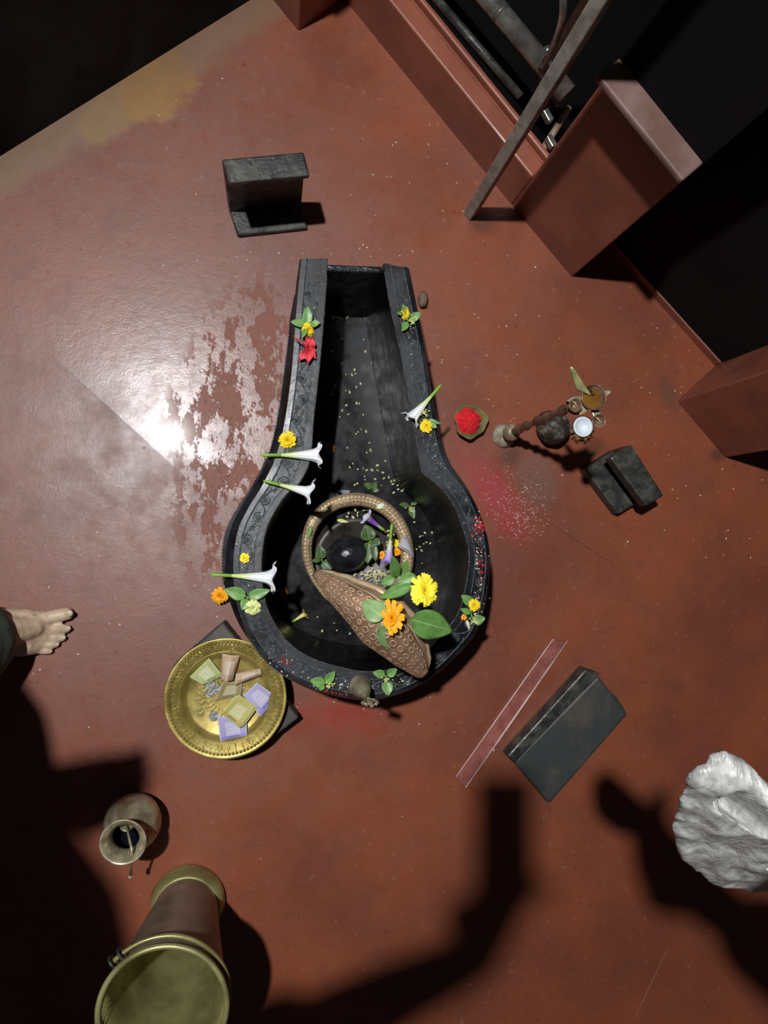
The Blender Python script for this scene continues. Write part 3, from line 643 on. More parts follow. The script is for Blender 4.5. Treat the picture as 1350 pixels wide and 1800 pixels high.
# hibiscus
g = P(540, 613, Z1); t = thing('hibiscus', 'crumpled pinkish red hibiscus with a long stamen on the left rim', 'flower', g)
mb = MB()
for i, (dx, dy, a, L) in enumerate([(1, 2, 70, 26), (1, 2, 95, 22), (0, 2, 235, 24), (0, 2, 275, 26), (2, 2, 310, 20), (1, 0, 55, 16)]):
    b = P(540+dx, 613+dy, Z1+.006); d = Vector((math.cos(math.radians(a)), math.sin(math.radians(a)), .25)); leaf_mesh(mb, b, b+d*L*ppm(Z1), 16*ppm(Z1), nrm=(.3, -.2, 1), droop=.5, fold=.6, wave=.25, seed=i)
obj('petals', mb, M['hibiscus'], parent=t, solid=.0006)
mb = MB(); mb.tube([P(543, 610, Z1+.012), P(531, 603, Z1+.016), P(519, 594, Z1+.015)], [.0012, .001, .0012], 6)
for i in range(14):
    u = .45+.55*i/13; p = P(543-24*u, 610-16*u, Z1+.0155); mb.sphere(p+Vector((random.uniform(-.002, .002), random.uniform(-.002, .002), .001)), .0012, 6, 4)
obj('stamen', mb, M['hibiscus'], parent=t)
# --- on the hood
lone_leaf('large broad green leaf hanging right off the copper hood', (719, 1088), (798, 1110), 56, .452, M['leaf'], .42)
lone_leaf('rounded pale green leaf on the copper hood left of the orange marigold', (676, 1086), (636, 1058), 44, .455, M['leafpale'], .44)
lone_leaf('folded green leaf on the copper hood below the orange marigold', (664, 1100), (695, 1144), 32, .452, M['leafpale'], .415)
lone_leaf('long green leaf along the top lip of the copper hood', (724, 1028), (665, 1052), 24, .452, M['leaf'], .435)
lone_leaf('upright green leaf below the violet trumpet flower', (697, 1014), (690, 978), 22, .38, M['leaf'], .42)
lone_leaf('narrow green leaf right of the upright leaf above the yellow marigold', (706, 1016), (716, 984), 17, .375, M['leaf'], .39)
lone_leaf('green leaf touching the left edge of the big yellow marigold', (731, 1012), (697, 1024), 22, .40, M['leaf'], .395)
lone_leaf('dark green leaf tucked above the top lip of the hood', (694, 1016), (669, 1027), 20, .385, M['leaf'], .38)
marigold('marigold', 'large lemon yellow marigold on the right of the copper hood', (743, 1038), .452, 32, M['lemon'], (-8, 12), layers=6, n0=15, stretch=.82, group='big marigolds on the hood')
marigold('marigold', 'large loose orange marigold on the middle of the copper hood', (691, 1087), .452, 33, M['orange'], (-12, -20), layers=5, n0=10, stretch=.66, loose=.6, group='big marigolds on the hood')
# --- inside the basin
trumpet('purple-throated trumpet flower with pale lip inside the snake ring', (676, 933), (642, 907), .075, .085, 30, M['purple'], calyx=.25, curl=.9)
trumpet('violet trumpet flower with a long green stalk inside the snake ring', (689, 920), (682, 990), .11, .10, 36, M['violet'], calyx=.42, curl=.6)
trumpet('small yellow trumpet flower lying on the basin floor below the ring', (514, 1093), (538, 1078), ZF+.006, ZF+.010, 17, mat('pale_yellow_petals', (226, 216, 130), (206, 190, 90), rough=.6), calyx=.3, curl=1.2)
sprig('cluster of wet dark leaves beside the black egg-shaped stone', (650, 952), .07, [((650, 950), (643, 922), 30), ((648, 952), (646, 991), 24), ((655, 955), (661, 987), 16), ((640, 957), (634, 968), 14), ((656, 950), (668, 958), 18)], M['leafwet'])
sprig('wet dark leaves left of the black egg-shaped stone', (566, 985), .045, [((566, 982), (562, 958), 20), ((566, 988), (584, 1000), 20), ((562, 984), (548, 986), 10)], M['leafwet'])
sprig('green and cream leaf sprig on the basin floor right of the ring', (722, 893), ZF+.001, [((718, 889), (702, 886), 11), ((722, 892), (728, 913), 14), ((724, 886), (734, 884), 8)], M['leafwet'], 18, (722, 896, 8))
sprig('small green leaf sprig at the mouth of the channel', (655, 858), ZF+.001, [((654, 857), (640, 850), 13), ((656, 857), (662, 847), 11), ((656, 860), (664, 866), 8)], M['leafwet'], 6, (662, 862, 5))
lone_leaf('little leaf stuck on the left side of the brass ring', (546, 925), (541, 946), 9, .075, M['leaf'])
marigold('marigold', 'orange marigold left of the violet trumpet flower', (670, 976), .05, 8, M['orange'], layers=4)
marigold('marigold', 'orange marigold right of the violet trumpet flower', (697, 970), .05, 8, M['orange'], layers=4)
marigold('marigold', 'small yellow flower inside the ring near the folded grey note', (695, 955), .05, 8, M['lemon'], layers=3, n0=9)
mb = MB(); leaf_mesh(mb, P(592, 914, .04), P(613, 918, .04), 7*ppm(.04), droop=.3); o = obj('petal', mb, M['cream'], origin=P(592, 914, .04), solid=.001); tag(o, 'long pale yellow petal inside the ring above the black stone', 'petal')
mb = MB(); leaf_mesh(mb, P(662, 893, .074), P(678, 886, .072), 10*ppm(.07), droop=.3); o = obj('petal', mb, M['trumpet'], origin=P(662, 893, .07), solid=.001); tag(o, 'bluish white petal on top of the brass ring', 'petal')
b = MB(); b.box(P(603, 867, ZF+.006), (.026, .012, .008), None); o = obj('stone_chip', b, mat('grey_chip', (120, 128, 138), (96, 102, 112), rough=.5), origin=P(603, 867, ZF+.002), smooth=False, bevel=.001); tag(o, 'small grey block at the mouth of the channel above the ring', 'chip')
# ------------------------------------------------------------------ black channel-shaped stands
def channel(label, top, ztop, th, open_edge, web_back, m, cat='stand', zbot=0.0, lip=0.0):
    "top: four pixel corners of the upper flange, 0-1 is the back edge with the web"
    t = [P(x, y, ztop) for x, y in top]; g = sum(t, Vector())/4; o0 = Vector((g.x, g.y, 0))
    th_ = thing('channel_stand', label, cat, o0, None)
    mb = MB(); mb.prism([(p.x, p.y) for p in t], ztop-th, ztop); obj('top_flange', mb, m, parent=th_, smooth=False, bevel=.004)
    d = (t[3]-t[0]).normalized(); d2 = (t[2]-t[1]).normalized()
    mb = MB(); e = [t[0], t[1], t[1]+d2*.012, t[0]+d*.012]; mb.prism([(p.x, p.y) for p in e], zbot+th*.5, ztop-th*.5); obj('web', mb, m, parent=th_, smooth=False, bevel=.002)
    q = list(t)
    if open_edge: q[2] = q[2]+d2*open_edge; q[3] = q[3]+d*open_edge
    mb = MB(); mb.prism([(p.x, p.y) for p in q], zbot, zbot+th); obj('bottom_flange', mb, m, parent=th_, smooth=False, bevel=.004)
    return th_
channel('sooty black channel shaped stand set alone on the floor behind the spout', [(389, 279), (534, 266), (545, 308), (403, 322)], .195, .014, .016, 0, M['sooty'])
channel('short sooty black channel stand on the floor beside the white coconut half', [(1110, 781), (1168, 871), (1136, 890), (1073, 805)], .095, .03, .03, 0, M['sooty'])
# low stand lying flat: plate with a raised lip
t = thing('low_stand', 'flat rectangular black stand with raised edge on the floor, right of the cement strip', 'stand', P(1000, 1300))
mb = MB(); c = [P(*q, .032) for q in [(1052, 1187), (1105, 1256), (966, 1415), (902, 1338)]]; mb.prism([(p.x, p.y) for p in c], .014, .032); obj('plate', mb, M['sootdull'], parent=t, smooth=False, bevel=.006)
mb = MB(); c = [P(*q, .036) for q in [(1030, 1175), (1056, 1184), (905, 1343), (891, 1329)]]; mb.prism([(p.x, p.y) for p in c], 0, .036); obj('raised_edge', mb, M['sooty'], parent=t, smooth=False, bevel=.004)
mb = MB(); c = [P(*q, .014) for q in [(1080, 1220), (1098, 1245), (958, 1400), (940, 1376)]]; mb.prism([(p.x, p.y) for p in c], 0, .0145); obj('foot_rail', mb, M['sootdull'], parent=t, smooth=False, bevel=.003)
channel('black channel stand under the brass offering plate', [(393, 1094), (526, 1262), (436, 1330), (302, 1172)], .058, .012, 0, 0, M['sootdull'])
# ------------------------------------------------------------------ brass plate, coins, notes
ZP = .0595; pc = P(397, 1228, ZP+.022); pr = 103*ppm(ZP+.022)
t = thing('brass_plate', 'round embossed brass plate with beaded rim holding coins and banknotes', 'plate', (pc.x, pc.y, ZP)); TP = Matrix.Translation((pc.x, pc.y, ZP))
mb = MB(); pf = [(0, .0), (.62, .0), (.66, .002), (.70, .008), (.74, .012), (.90, .0165), (.93, .018), (.985, .020), (1.0, .0215), (1.0, .023), (.985, .0235), (.95, .0225), (.93, .0215), (.90, .0195), (.745, .015), (.71, .0115), (.67, .005), (.63, .003), (0, .003)]
mb.lathe([(r*pr, z) for r, z in pf], 96, TP); obj('dish', mb, M['brass'], parent=t)
mb = MB()
for i in range(92):
    a = 2*math.pi*i/92; mb.sphere((pr*.925*math.cos(a), pr*.925*math.sin(a), .0222), (.0028, .0028, .0026), 8, 5, TP)
obj('beading', mb, M['brass'], parent=t)
mb = MB()
for k in range(10):
    a0 = 2*math.pi*k/10+.2
    for i in range(-2, 3):
        a = a0+i*.085; r1, r2 = pr*.78, pr*.885
        mid = [(math.cos(a+q*.012*(1 if i % 2 else -1))*(r1+(r2-r1)*s)*1.0, math.sin(a+q*.012*(1 if i % 2 else -1))*(r1+(r2-r1)*s), .0158+.0035*s) for s, q in ((0, 0), (.33, 1.5), (.66, 1.5), (1, 0), (.66, -1.5), (.33, -1.5))]
        mb.tube(mid, .0009, 5, closed=True, M=TP)
    a = a0+math.pi/10; mb.tube([(math.cos(a)*pr*.77, math.sin(a)*pr*.77, .0158), (math.cos(a)*pr*.895, math.sin(a)*pr*.895, .0198)], .0009, 5, M=TP)
    for h in range(2):
        c = Vector((math.cos(a0)*pr*(.80+.05*h), math.sin(a0)*pr*(.80+.05*h), .017+.0015*h)); mb.tube([c+Vector((.004*math.cos(q), .004*math.sin(q), 0)) for q in [2*math.pi*w/10 for w in range(10)]], .0008, 5, closed=True, M=TP)
for rr in (.765, .9): mb.tube([(math.cos(q)*pr*rr, math.sin(q)*pr*rr, .0152 if rr < .8 else .0195) for q in [2*math.pi*w/90 for w in range(90)]], .0009, 5, closed=True, M=TP)
for k in range(24):
    a = 2*math.pi*k/24
    mb.tube([(math.cos(a)*pr*s, math.sin(a)*pr*s, .0032) for s in (.22, .3, .38)], [.0006, .0016, .0006], 5, M=TP)
obj('embossed_ornament', mb, M['brass'], parent=t)
ZB = ZP+.003
def coin(label, c, r, m, lift=0.0):
    g = P(c[0], c[1], ZB+lift); R = r*ppm(ZB); T = Matrix.Translation(g) @ Matrix.Rotation(.05, 4, 'X'); mb = MB()
    mb.lathe([(0, 0), (R*.97, 0), (R, .0003), (R, .0015), (R*.95, .0018), (R*.88, .0018), (R*.86, .0014), (0, .0014)], 32, T)
    for k in range(3): mb.tube([(R*(.2+.2*k)*math.cos(a), R*(.2+.16*k)*math.sin(a)+.0004*k, .0015) for a in [2*math.pi*w/12 for w in range(8+k)]], .0004, 4, M=T)
    o = obj('coin', mb, m, origin=g, split=30); tag(o, label, 'coin', 'coins on the brass plate')
coin('bright steel coin on the plate touching the pale green note', (370, 1204), 8.5, M['coinsteel'], .002)
coin('brass coin on the plate overlapping the grey steel coin', (356, 1213), 8.5, M['coinbrass'], .002)
coin('small grey steel coin on the plate under the bright steel coin', (369, 1219), 7.5, M['coinsteel'])
coin('yellowish coin at the left of the plate, second lowest', (351, 1233), 8.5, M['coinbrass'])
coin('coin at the lower left of the plate nearest its rim', (350, 1252), 9, M['coinbrass'])
coin('coin with steel centre touching the lower lavender note', (376, 1259), 8.5, M['coinsteel'])
coin('coin half hidden under the old olive note, left side', (381, 1211), 8, M['coinsteel'])
coin('coin half hidden under the old olive note, right side', (421, 1211), 8.5, M['coinsteel'])
def note(label, q, m, lift, curl=.004, fold=0, layers=2, seed=0, shift=(.0, .0)):
    g = P(*q[0], ZB+lift); mb = MB()
    for l in range(layers):
        z0 = ZB+lift+l*.0016; c = [P(x+shift[0]*(layers-1-l), y+shift[1]*(layers-1-l), z0) for x, y in q]
        def fn(u, v):
            p = (c[0]*(1-u)+c[1]*u)*(1-v)+(c[3]*(1-u)+c[2]*u)*v
            h = curl*(2*u-1)**2*(.5+.5*l)+.0012*math.sin(5*u+3*v+seed)
            if fold: h += fold*(1-abs(2*v-1))*(.6+.4*u)
            return p+Vector((0, 0, max(h, 0)+.0006))
        mb.grid(fn, 12, 12)
    o = obj('banknote', mb, m, origin=g, solid=.0004); tag(o, label, 'banknote', 'banknotes on the brass plate'); return o
note('old worn olive brown note in the middle of the plate', [(392, 1198), (426, 1200), (424, 1222), (378, 1232)], M['note_olive'], .003, .002, seed=1)
note('pale green folded note at the upper left of the plate', [(334, 1189), (368, 1156), (393, 1188), (357, 1203)], M['note_green'], .004, .004, seed=2)
note('tan note folded upright at the top of the plate', [(391, 1149), (388, 1193), (410, 1196), (422, 1152)], M['note_tan'], .006, .002, fold=.016, seed=3)
note('tan note folded lengthwise at the right of the plate', [(415, 1184), (458, 1174), (461, 1187), (413, 1204)], M['note_tan'], .007, .003, fold=.010, seed=4)
note('lavender folded note at the right of the plate', [(428, 1222), (452, 1199), (486, 1224), (459, 1259)], M['note_lav'], .006, .004, seed=5)
note('lavender folded note at the bottom of the plate', [(382, 1257), (434, 1268), (434, 1292), (388, 1305)], M['note_lav'], .004, .004, seed=6)
note('yellow green folded note between the two lavender notes', [(415, 1221), (448, 1244), (422, 1279), (388, 1254)], M['note_yel'], .012, .003, seed=7, shift=(5, -1))
q = [(706, 944), (716, 941), (729, 980), (699, 961)]; mb = MB(); c = [P(x, y, .082) for x, y in q]
mb.grid(lambda u, v: (c[0]*(1-u)+c[1]*u)*(1-v)+(c[3]*(1-u)+c[2]*u)*v+Vector((0, 0, .004*math.sin(3*u+1))), 8, 8)
o = obj('banknote', mb, note_mat('grey_note', (176, 172, 176), (110, 106, 130), (150, 146, 150)), origin=P(715, 960, .08), solid=.0008); tag(o, 'crumpled grey banknote lying over the right side of the brass ring', 'banknote')
# ------------------------------------------------------------------ bell
g = P(633, 1205, ZR+.002); kt = P(655, 1240, .355); ax = (kt-g); 
t = thing('hand_bell', 'small brass hand bell standing on the bottom rim', 'bell', g)
T = Matrix.Translation(g) @ Matrix.Diagonal((1, 1, 1.32, 1))
r = 19.5*ppm(ZR)
mb = MB(); mb.lathe([(r*.86, 0), (r, .001), (r*1.02, .004), (r*.92, .008), (r*.80, .014), (r*.80, .0155), (r*.76, .017), (r*.72, .024), (r*.66, .026), (r*.64, .034), (r*.5, .042), (r*.28, .046), (0, .047)], 40, T); obj('bell_body', mb, M['oldbrass'], parent=t)
mb = MB(); mb.lathe([(r*.5, .0425), (r*.52, .044), (r*.3, .0475), (r*.22, .050), (r*.34, .053), (r*.34, .056), (r*.2, .06), (r*.18, .075), (r*.26, .078), (r*.2, .081), (0, .083)], 24, T)
for s in (-1, 1):
    mb.tube([T @ Vector((0, 0, .078)), T @ Vector((s*r*.42, s*.001, .084)), T @ Vector((s*r*.62, 0, .094)), T @ Vector((s*r*.34, 0, .104)), T @ Vector((s*r*.2, 0, .098))], [.0022, .0026, .0026, .0022, .0014], 8)
mb.sphere(T @ Vector((0, 0, .094)), (r*.3, r*.22, .012), 12, 8); mb.sphere(T @ Vector((0, 0, .108)), (r*.17, r*.17, .006), 10, 6); mb.sphere(T @ Vector((r*.1, .002, .112)), (.0018, .0018, .003), 8, 5)
obj('handle', mb, M['oldbrass'], parent=t)
# ------------------------------------------------------------------ cup of red powder, pebble
g = P(821, 744, 0); t = thing('powder_cup', 'dry greenish cup heaped with bright red powder beside the right rim', 'cup', g)
T = Matrix.Translation(g); mb = MB(); rn = random.Random(3)
def cup(u, v):
    k = [(.012, 0), (.024, .003), (.031, .014), (.034, .028), (.0325, .029), (.029, .022), (0.0, .012)][min(6, int(round(v*6)))]
    w = 1+.07*math.sin(3*2*math.pi*u+1)+.04*math.sin(7*2*math.pi*u); return (k[0]*w*math.cos(2*math.pi*u), k[0]*w*math.sin(2*math.pi*u), k[1]+.003*math.sin(4*math.pi*u)*(k[1] > .02))
mb.grid(cup, 40, 7, cu=True, M=T); obj('cup', mb, M['huskgreen'], parent=t)
mb = MB()
def heap(u, v):
    r = .0265*v*(1+.06*math.sin(5*2*math.pi*u)+.05*math.sin(11*2*math.pi*u)); a = 2*math.pi*u; x, y = r*math.cos(a)-.004*v, r*math.sin(a)+.001
    return (x, y, .022+.020*(1-v**1.8)+.004*mnoise.noise((x*160, y*160, 1))+.002*mnoise.noise((x*420, y*420, 3)))
mb.grid(heap, 48, 20, cu=True, M=T); obj('powder', mb, M['kumkum'], parent=t)
g = P(741, 529, 0); mb = MB()
mb.grid(lambda u, v: (lambda d: (d.x*.0105*(1+.15*mnoise.noise(d*1.7)), d.y*.0165*(1+.15*mnoise.noise(d*1.7)), .0105+d.z*.0105))(Vector((math.cos(math.pi*(v-.5)*.998)*math.cos(2*math.pi*u), math.cos(math.pi*(v-.5)*.998)*math.sin(2*math.pi*u), math.sin(math.pi*(v-.5)*.998)))), 24, 14, cu=True, M=Matrix.Translation(g+Vector((.001, 0, 0))))
o = obj('pebble', mb, M['pebble'], origin=g); tag(o, 'small brown stone on the floor against the right side of the spout', 'stone')
# ------------------------------------------------------------------ oil lamp
g = P(885, 766, 0); t = thing('oil_lamp', 'tall bronze oil lamp with turned stem, five small bowls and blade handle', 'oil lamp', g); T = Matrix.Translation(g)
mb = MB(); mb.lathe([(0, 0), (.0245, 0), (.025, .004), (.0235, .010), (.019, .018), (.012, .025), (.008, .03), (.008, .036), (0, .036)], 40, T); obj('foot', mb, mat('chalky_metal', (176, 166, 146), (132, 120, 100), rough=.6, scale=60, bump=.4), parent=t)
mb = MB(); mb.lathe([(0, .034), (.008, .034), (.012, .040), (.0165, .046), (.017, .052), (.0150, .058), (.010, .064), (0, .066)], 32, T); obj('collar', mb, M['oldbrass'], parent=t)
pf = [(.006, .062), (.006, .085), (.009, .09), (.0095, .098), (.007, .104), (.0055, .110), (.0055, .125), (.0085, .131), (.009, .139), (.006, .146), (.0055, .18), (.0062, .19), (.009, .195), (.0062, .201), (.006, .235), (.0085, .241), (.0085, .248), (.006, .255), (.0062, .30), (.009, .307), (.009, .315), (.0065, .322), (.007, .345), (.012, .356), (.016, .364), (0, .366)]
mb = MB(); mb.lathe(pf, 24, T); obj('stem', mb, M['bronze'], parent=t)
ZL = .372; TL = Matrix.Translation(P(1043, 699, .385)); 
def bowl(r, d, T, n=32): 
    m = MB(); k = 10; pr_ = [(r*math.sin(math.pi/2*i/k), d*(1-math.cos(math.pi/2*i/k))) for i in range(k+1)]; th = .0014
    m.lathe([(0, -th)]+[(x+th*.9, z-th*.6) for x, z in pr_[1:]]+[(r+th, d+.0006)]+[(x, z) for x, z in reversed(pr_)], n, T); return m
cb = P(1043, 699, .385); R1 = 22.5*ppm(.385)
obj('oil_bowl', bowl(R1, .013, Matrix.Translation(cb-Vector((0, 0, .010)))), M['bronze'], parent=t)
mb = MB(); mb.lathe([(0, .0), (R1*.80, .0)], 32, Matrix.Translation(cb-Vector((0, 0, .0045)))); obj('oil', mb, mat('lamp_oil', (120, 84, 34), (100, 62, 30), rough=.06, coat=.6), parent=t)
for (x, y) in ((1012, 713), (1053, 741)):
    c = P(x, y, .385); b = obj('small_bowl', bowl(11.5*ppm(.385), .008, Matrix.Translation(c-Vector((0, 0, .008)))), M['bronze'], parent=t)
    mb = MB(); dd = (c-cb).normalized(); mb.tube([c+Vector((-.004, .008, -.004)), c+Vector((-.001, .004, .0)), c+Vector((.003, -.001, -.003))], .0007, 5); obj('wick', mb, M['rice'], parent=b)
mb = MB(); c = cb; mb.tube([c+Vector((-.006, .014, .001)), c+Vector((-.003, .009, .002)), c+Vector((-.001, .004, -.003)), c+Vector((.003, .006, -.001))], .0008, 5); obj('wick', mb, M['hair'], parent=t)
mb = MB()      # lobed bracket that carries the bowls
for (x, y) in ((1012, 713), (1053, 741), (1066, 691), (1051, 682), (1022, 724), (1004, 704)):
    c = P(x, y, .375); d = (c-cb); d.z = 0; b0 = Vector((cb.x, cb.y, .3735)); leaf_mesh(mb, b0+d*.3, Vector((c.x, c.y, .3765))+d*.25, .013, droop=.0, fold=.05, wave=0)
obj('bracket', mb, M['oldbrass'], parent=t, solid=.003)
mb = MB(); b0, b1 = P(1026, 690, .382), P(1005, 646, .415)
mb.grid(lambda u, v: b0.lerp(b1, u)+Vector((.85, -.3, 0)).normalized()*((v-.5)*2*(.0125-.0085*u)*(1 if u < .93 else .55))+Vector((0, 0, .0015*(1-abs(2*v-1)))), 16, 7)
obj('blade_handle', mb, mat('verdigris_brass', (206, 206, 146), (160, 166, 112), rough=.5, metal=.2, scale=60, bump=.3), parent=t, solid=.0025)
# ------------------------------------------------------------------ coconuts
def ovoid(c, r, T, nseed, amp, n1=40, n2=24):
    m = MB()
    def fn(u, v):
        b = math.pi*(v-.5)*.998; d = Vector((math.cos(b)*math.cos(2*math.pi*u), math.cos(b)*math.sin(2*math.pi*u), math.sin(b)))
        k = 1+amp*mnoise.noise(d*2.2+Vector((nseed, 0, 0))); return (d.x*r[0]*k*(1-.16*d.y), d.y*r[1]*k, d.z*r[2]*k)
    m.grid(fn, n1, n2, cu=True, M=Matrix.Translation(c) @ T); return m
c = P(972, 750, .036); mb = ovoid(c, (.0325, .036, .0335), Matrix.Rotation(.7, 4, 'Z'), 2, .08)
o = obj('coconut', mb, M['coconut'], origin=(c.x, c.y, 0)); tag(o, 'dark brown whole coconut on the floor under the lamp stem', 'coconut')
c = P(1025, 752, .0); t = thing('coconut_half', 'half coconut showing white flesh on the floor under the lamp bowls', 'coconut', (c.x, c.y, 0)); c = P(1025, 750, .028)
rc = 19*ppm(.028)
mb = MB(); mb.lathe([(0, -.0265), (.010, -.025), (.017, -.018), (rc+.0015, -.004), (rc+.002, 0), (rc, .0005), (rc-.001, -.002)], 36, Matrix.Translation(c)); obj('shell', mb, M['coconut'], parent=t)
mb = MB(); mb.lathe([(rc, 0), (rc-.003, .001), (rc-.006, -.001), (rc*.5, -.008), (0, -.010)], 36, Matrix.Translation(c)); obj('flesh', mb, M['cocowhite'], parent=t)
mb = MB()
for i in range(60):
    a = random.uniform(-2.9, .4); b = c+Vector((math.cos(a), math.sin(a), 0))*(rc+.001)+Vector((0, 0, -.004)); d = Vector((math.cos(a+random.uniform(-.5, .5)), math.sin(a+random.uniform(-.5, .5)), random.uniform(-.5, .1)))
    mb.tube([b, b+d*.004, b+d*random.uniform(.005, .011)+Vector((0, 0, -.003))], [.0007, .0006, .0003], 5)
obj('husk_fibres', mb, M['fibre'], parent=t, label='loose orange brown husk fibres')
# ------------------------------------------------------------------ water pot with ladle, bucket
g = P(243, 1426, 0); t = thing('water_pot', 'small round brass water pot with a flared mouth on the floor', 'pot', g); T = Matrix.Translation(g)
pf = [(0, .002), (.024, .0), (.027, .004), (.026, .007), (.036, .018), (.046, .034), (.050, .052), (.0485, .068), (.042, .084), (.033, .096), (.0265, .105), (.0245, .114), (.0255, .124), (.030, .133), (.037, .139), (.0385, .142), (.037, .1435), (.034, .141), (.0285, .136), (.0235, .126), (.0225, .114), (.025, .104), (.040, .082), (.047, .055), (.042, .03), (.02, .01), (0, .008)]
mb = MB(); mb.lathe(pf, 64, T); obj('pot_body', mb, M['oldbrass'], parent=t)
mb = MB(); mb.lathe([(0, .012), (.02, .011), (.038, .0255), (.046, .052), (.0445, .070), (0, .070)][3:], 40, T); obj('water', mb, mat('pot_water', (18, 20, 30), (14, 16, 24), rough=.03), parent=t)
h0, h1 = P(231, 1494, .132), P(229, 1541, .108)
t = thing('ladle', 'thin brass ladle leaning out of the small water pot', 'ladle', h0)
mb = MB(); ctr = P(222, 1450, .10); mb.tube([ctr, P(228, 1478, .128), P(231.5, 1492, .1465), P(232, 1512, .132), h1], [.0022, .0022, .0022, .002, .0024], 8); obj('handle', mb, M['oldbrass'], parent=t)
mb = MB(); mb.sphere(h1, (.0042, .0042, .0036), 12, 8); mb.sphere(h1+Vector((0, .003, -.004)), .003, 10, 6); obj('knob', mb, M['oldbrass'], parent=t)
mb = bowl(.010, .008, Matrix.Translation(ctr-Vector((0, 0, .008)))); obj('scoop', mb, M['oldbrass'], parent=t)
g = P(331, 1583, 0); t = thing('brass_bucket', 'tall tapered brass bucket with ring foot and bail handle on the floor', 'bucket', g); T = Matrix.Translation(g); HB = .33
mb = MB(); mb.lathe([(.056, .028), (.058, .05), (.070, .15), (.083, .25), (.0905, HB-.012), (.0905, HB-.006), (.0885, HB-.006), (.081, .25), (.068, .15), (.056, .05), (.053, .03), (0, .03), (0, .026)], 72, T); obj('bucket_wall', mb, [M['copper'], M['bucketbrass']], parent=t)
o = bpy.context.view_layer.objects and t.children[0]
for p in o.data.polygons:
    r = (p.center.xy).length; 
    if p.normal.xy.dot(p.center.xy) < 0 or p.center.z < .04: p.material_index = 1
mb = MB(); mb.lathe([(0, 0), (.064, 0), (.068, .003), (.069, .010), (.066, .022), (.0605, .034), (.0575, .036), (0, .03)], 72, T); obj('ring_foot', mb, M['bucketbrass'], parent=t)
mb = MB(); mb.tube([(.0905*math.cos(a), .0905*math.sin(a), HB-.006) for a in [2*math.pi*i/72 for i in range(72)]], .0042, 10, closed=True, M=T); obj('rim', mb, M['bucketbrass'], parent=t)
mb = MB(); A0 = 2.28
hp = []
for i in range(41):
    a = A0-math.pi*i/40; R = .0965; hp.append(Vector((R*math.cos(a)*1.0, R*math.sin(a), HB-.012+.012*math.sin(math.pi*i/40)*0)))
hp = []
for i in range(41):
    s = i/40; a = A0+.12-s*3.1; R = .0985-.006*min(1, 2*s); hp.append(Vector((R*math.cos(a), R*math.sin(a), HB-.020-.020*s)))
mb.tube(hp, .0036, 10, M=T)
obj('bail_handle', mb, M['bucketbrass'], parent=t)
for a in (A0+.02,):
    mb = MB(); c = Vector((.0985*math.cos(a), .0985*math.sin(a), HB-.016)); tn = Vector((-math.sin(a), math.cos(a), 0)); rd = Vector((math.cos(a), math.sin(a), 0))
    for k in (-1, 1): mb.tube([c+tn*(.008*k)+(rd*math.cos(q)+Vector((0, 0, 1))*math.sin(q))*.009 for q in [2*math.pi*w/14 for w in range(14)]], .0022, 7, closed=True, M=T)
    obj('handle_eye', mb, M['sooty'], parent=t, label='dark iron loop holding the handle')
# ------------------------------------------------------------------ steel barrier in the doorway
t = thing('steel_barrier', 'grey upright post with steel tubes in the doorway at the top right', 'barrier', P(826, 376))
g = P(826, 376); mb = MB(); Rz = Matrix.Translation(g) @ Matrix.Rotation(math.radians(-48.7), 4, 'Z'); mb.box((0, 0, .62), (.021, .021, 1.24), Rz); obj('post', mb, M['post'], parent=t, smooth=False, bevel=.002)
zt = .20; a, b = P(850, -12, zt), P(985, 150, zt); d = (b-a).normalized()
mb = MB(); mb.tube([a-d*.5, b+d*.02], .0185, 20); obj('tube', mb, M['steel'], parent=t, label='shiny steel tube')
mb = MB(); c = a.lerp(b, .22); mb.tube([c-d*.004, c+d*.004], .0195, 20); obj('sleeve', mb, M['sooty'], parent=t)
mb = MB(); mb.tube(catm([P(985, -40, .42), P(990, 0, .40), P(988, 35, .37), (P(975, 75, .31)), P(962, 103, .25), P(952, 120, .215)], 24), .006, 10); obj('bent_rod', mb, M['steel'], parent=t)
mb = MB(); mb.sphere(P(962, 90, .27), (.009, .009, .009), 12, 8); obj('knob', mb, M['steel'], parent=t)
zt = .145; a, b = P(735, -40, zt), P(915, 170, zt); mb = MB(); mb.tube([a, b], .008, 10); obj('lower_rail', mb, M['sooty'], parent=t)
for (x, y, w) in ((985, 155, 9), (975, 180, 8), (962, 205, 9), (968, 250, 7)):
    mb = MB(); c = P(x, y, .13); mb.box((0, 0, 0), (.012, .024, .016), Matrix.Translation(c) @ Matrix.Rotation(math.radians(30), 4, 'Z')); obj('hinge_lug', mb, M['steel'], parent=t, smooth=False, bevel=.002)
mb = MB(); c0, c1 = P(1000, 190, .11), P(955, 262, .11); mb.tube([c0, c1], .007, 8); obj('stay', mb, M['copper'], parent=t)
mb = MB(); pp = P(826, 376); mb.tube([Vector((pp.x, pp.y, 1.2)), Vector((pp.x, pp.y, 1.2))+NO*.16, Vector((b.x, b.y, 1.18))+NO*.05], .011, 10); mb.tube([Vector((b.x, b.y, 1.18))+NO*.05, Vector((b.x, b.y, .15))+NO*.05], .011, 10); obj('brace', mb, M['post'], parent=t)
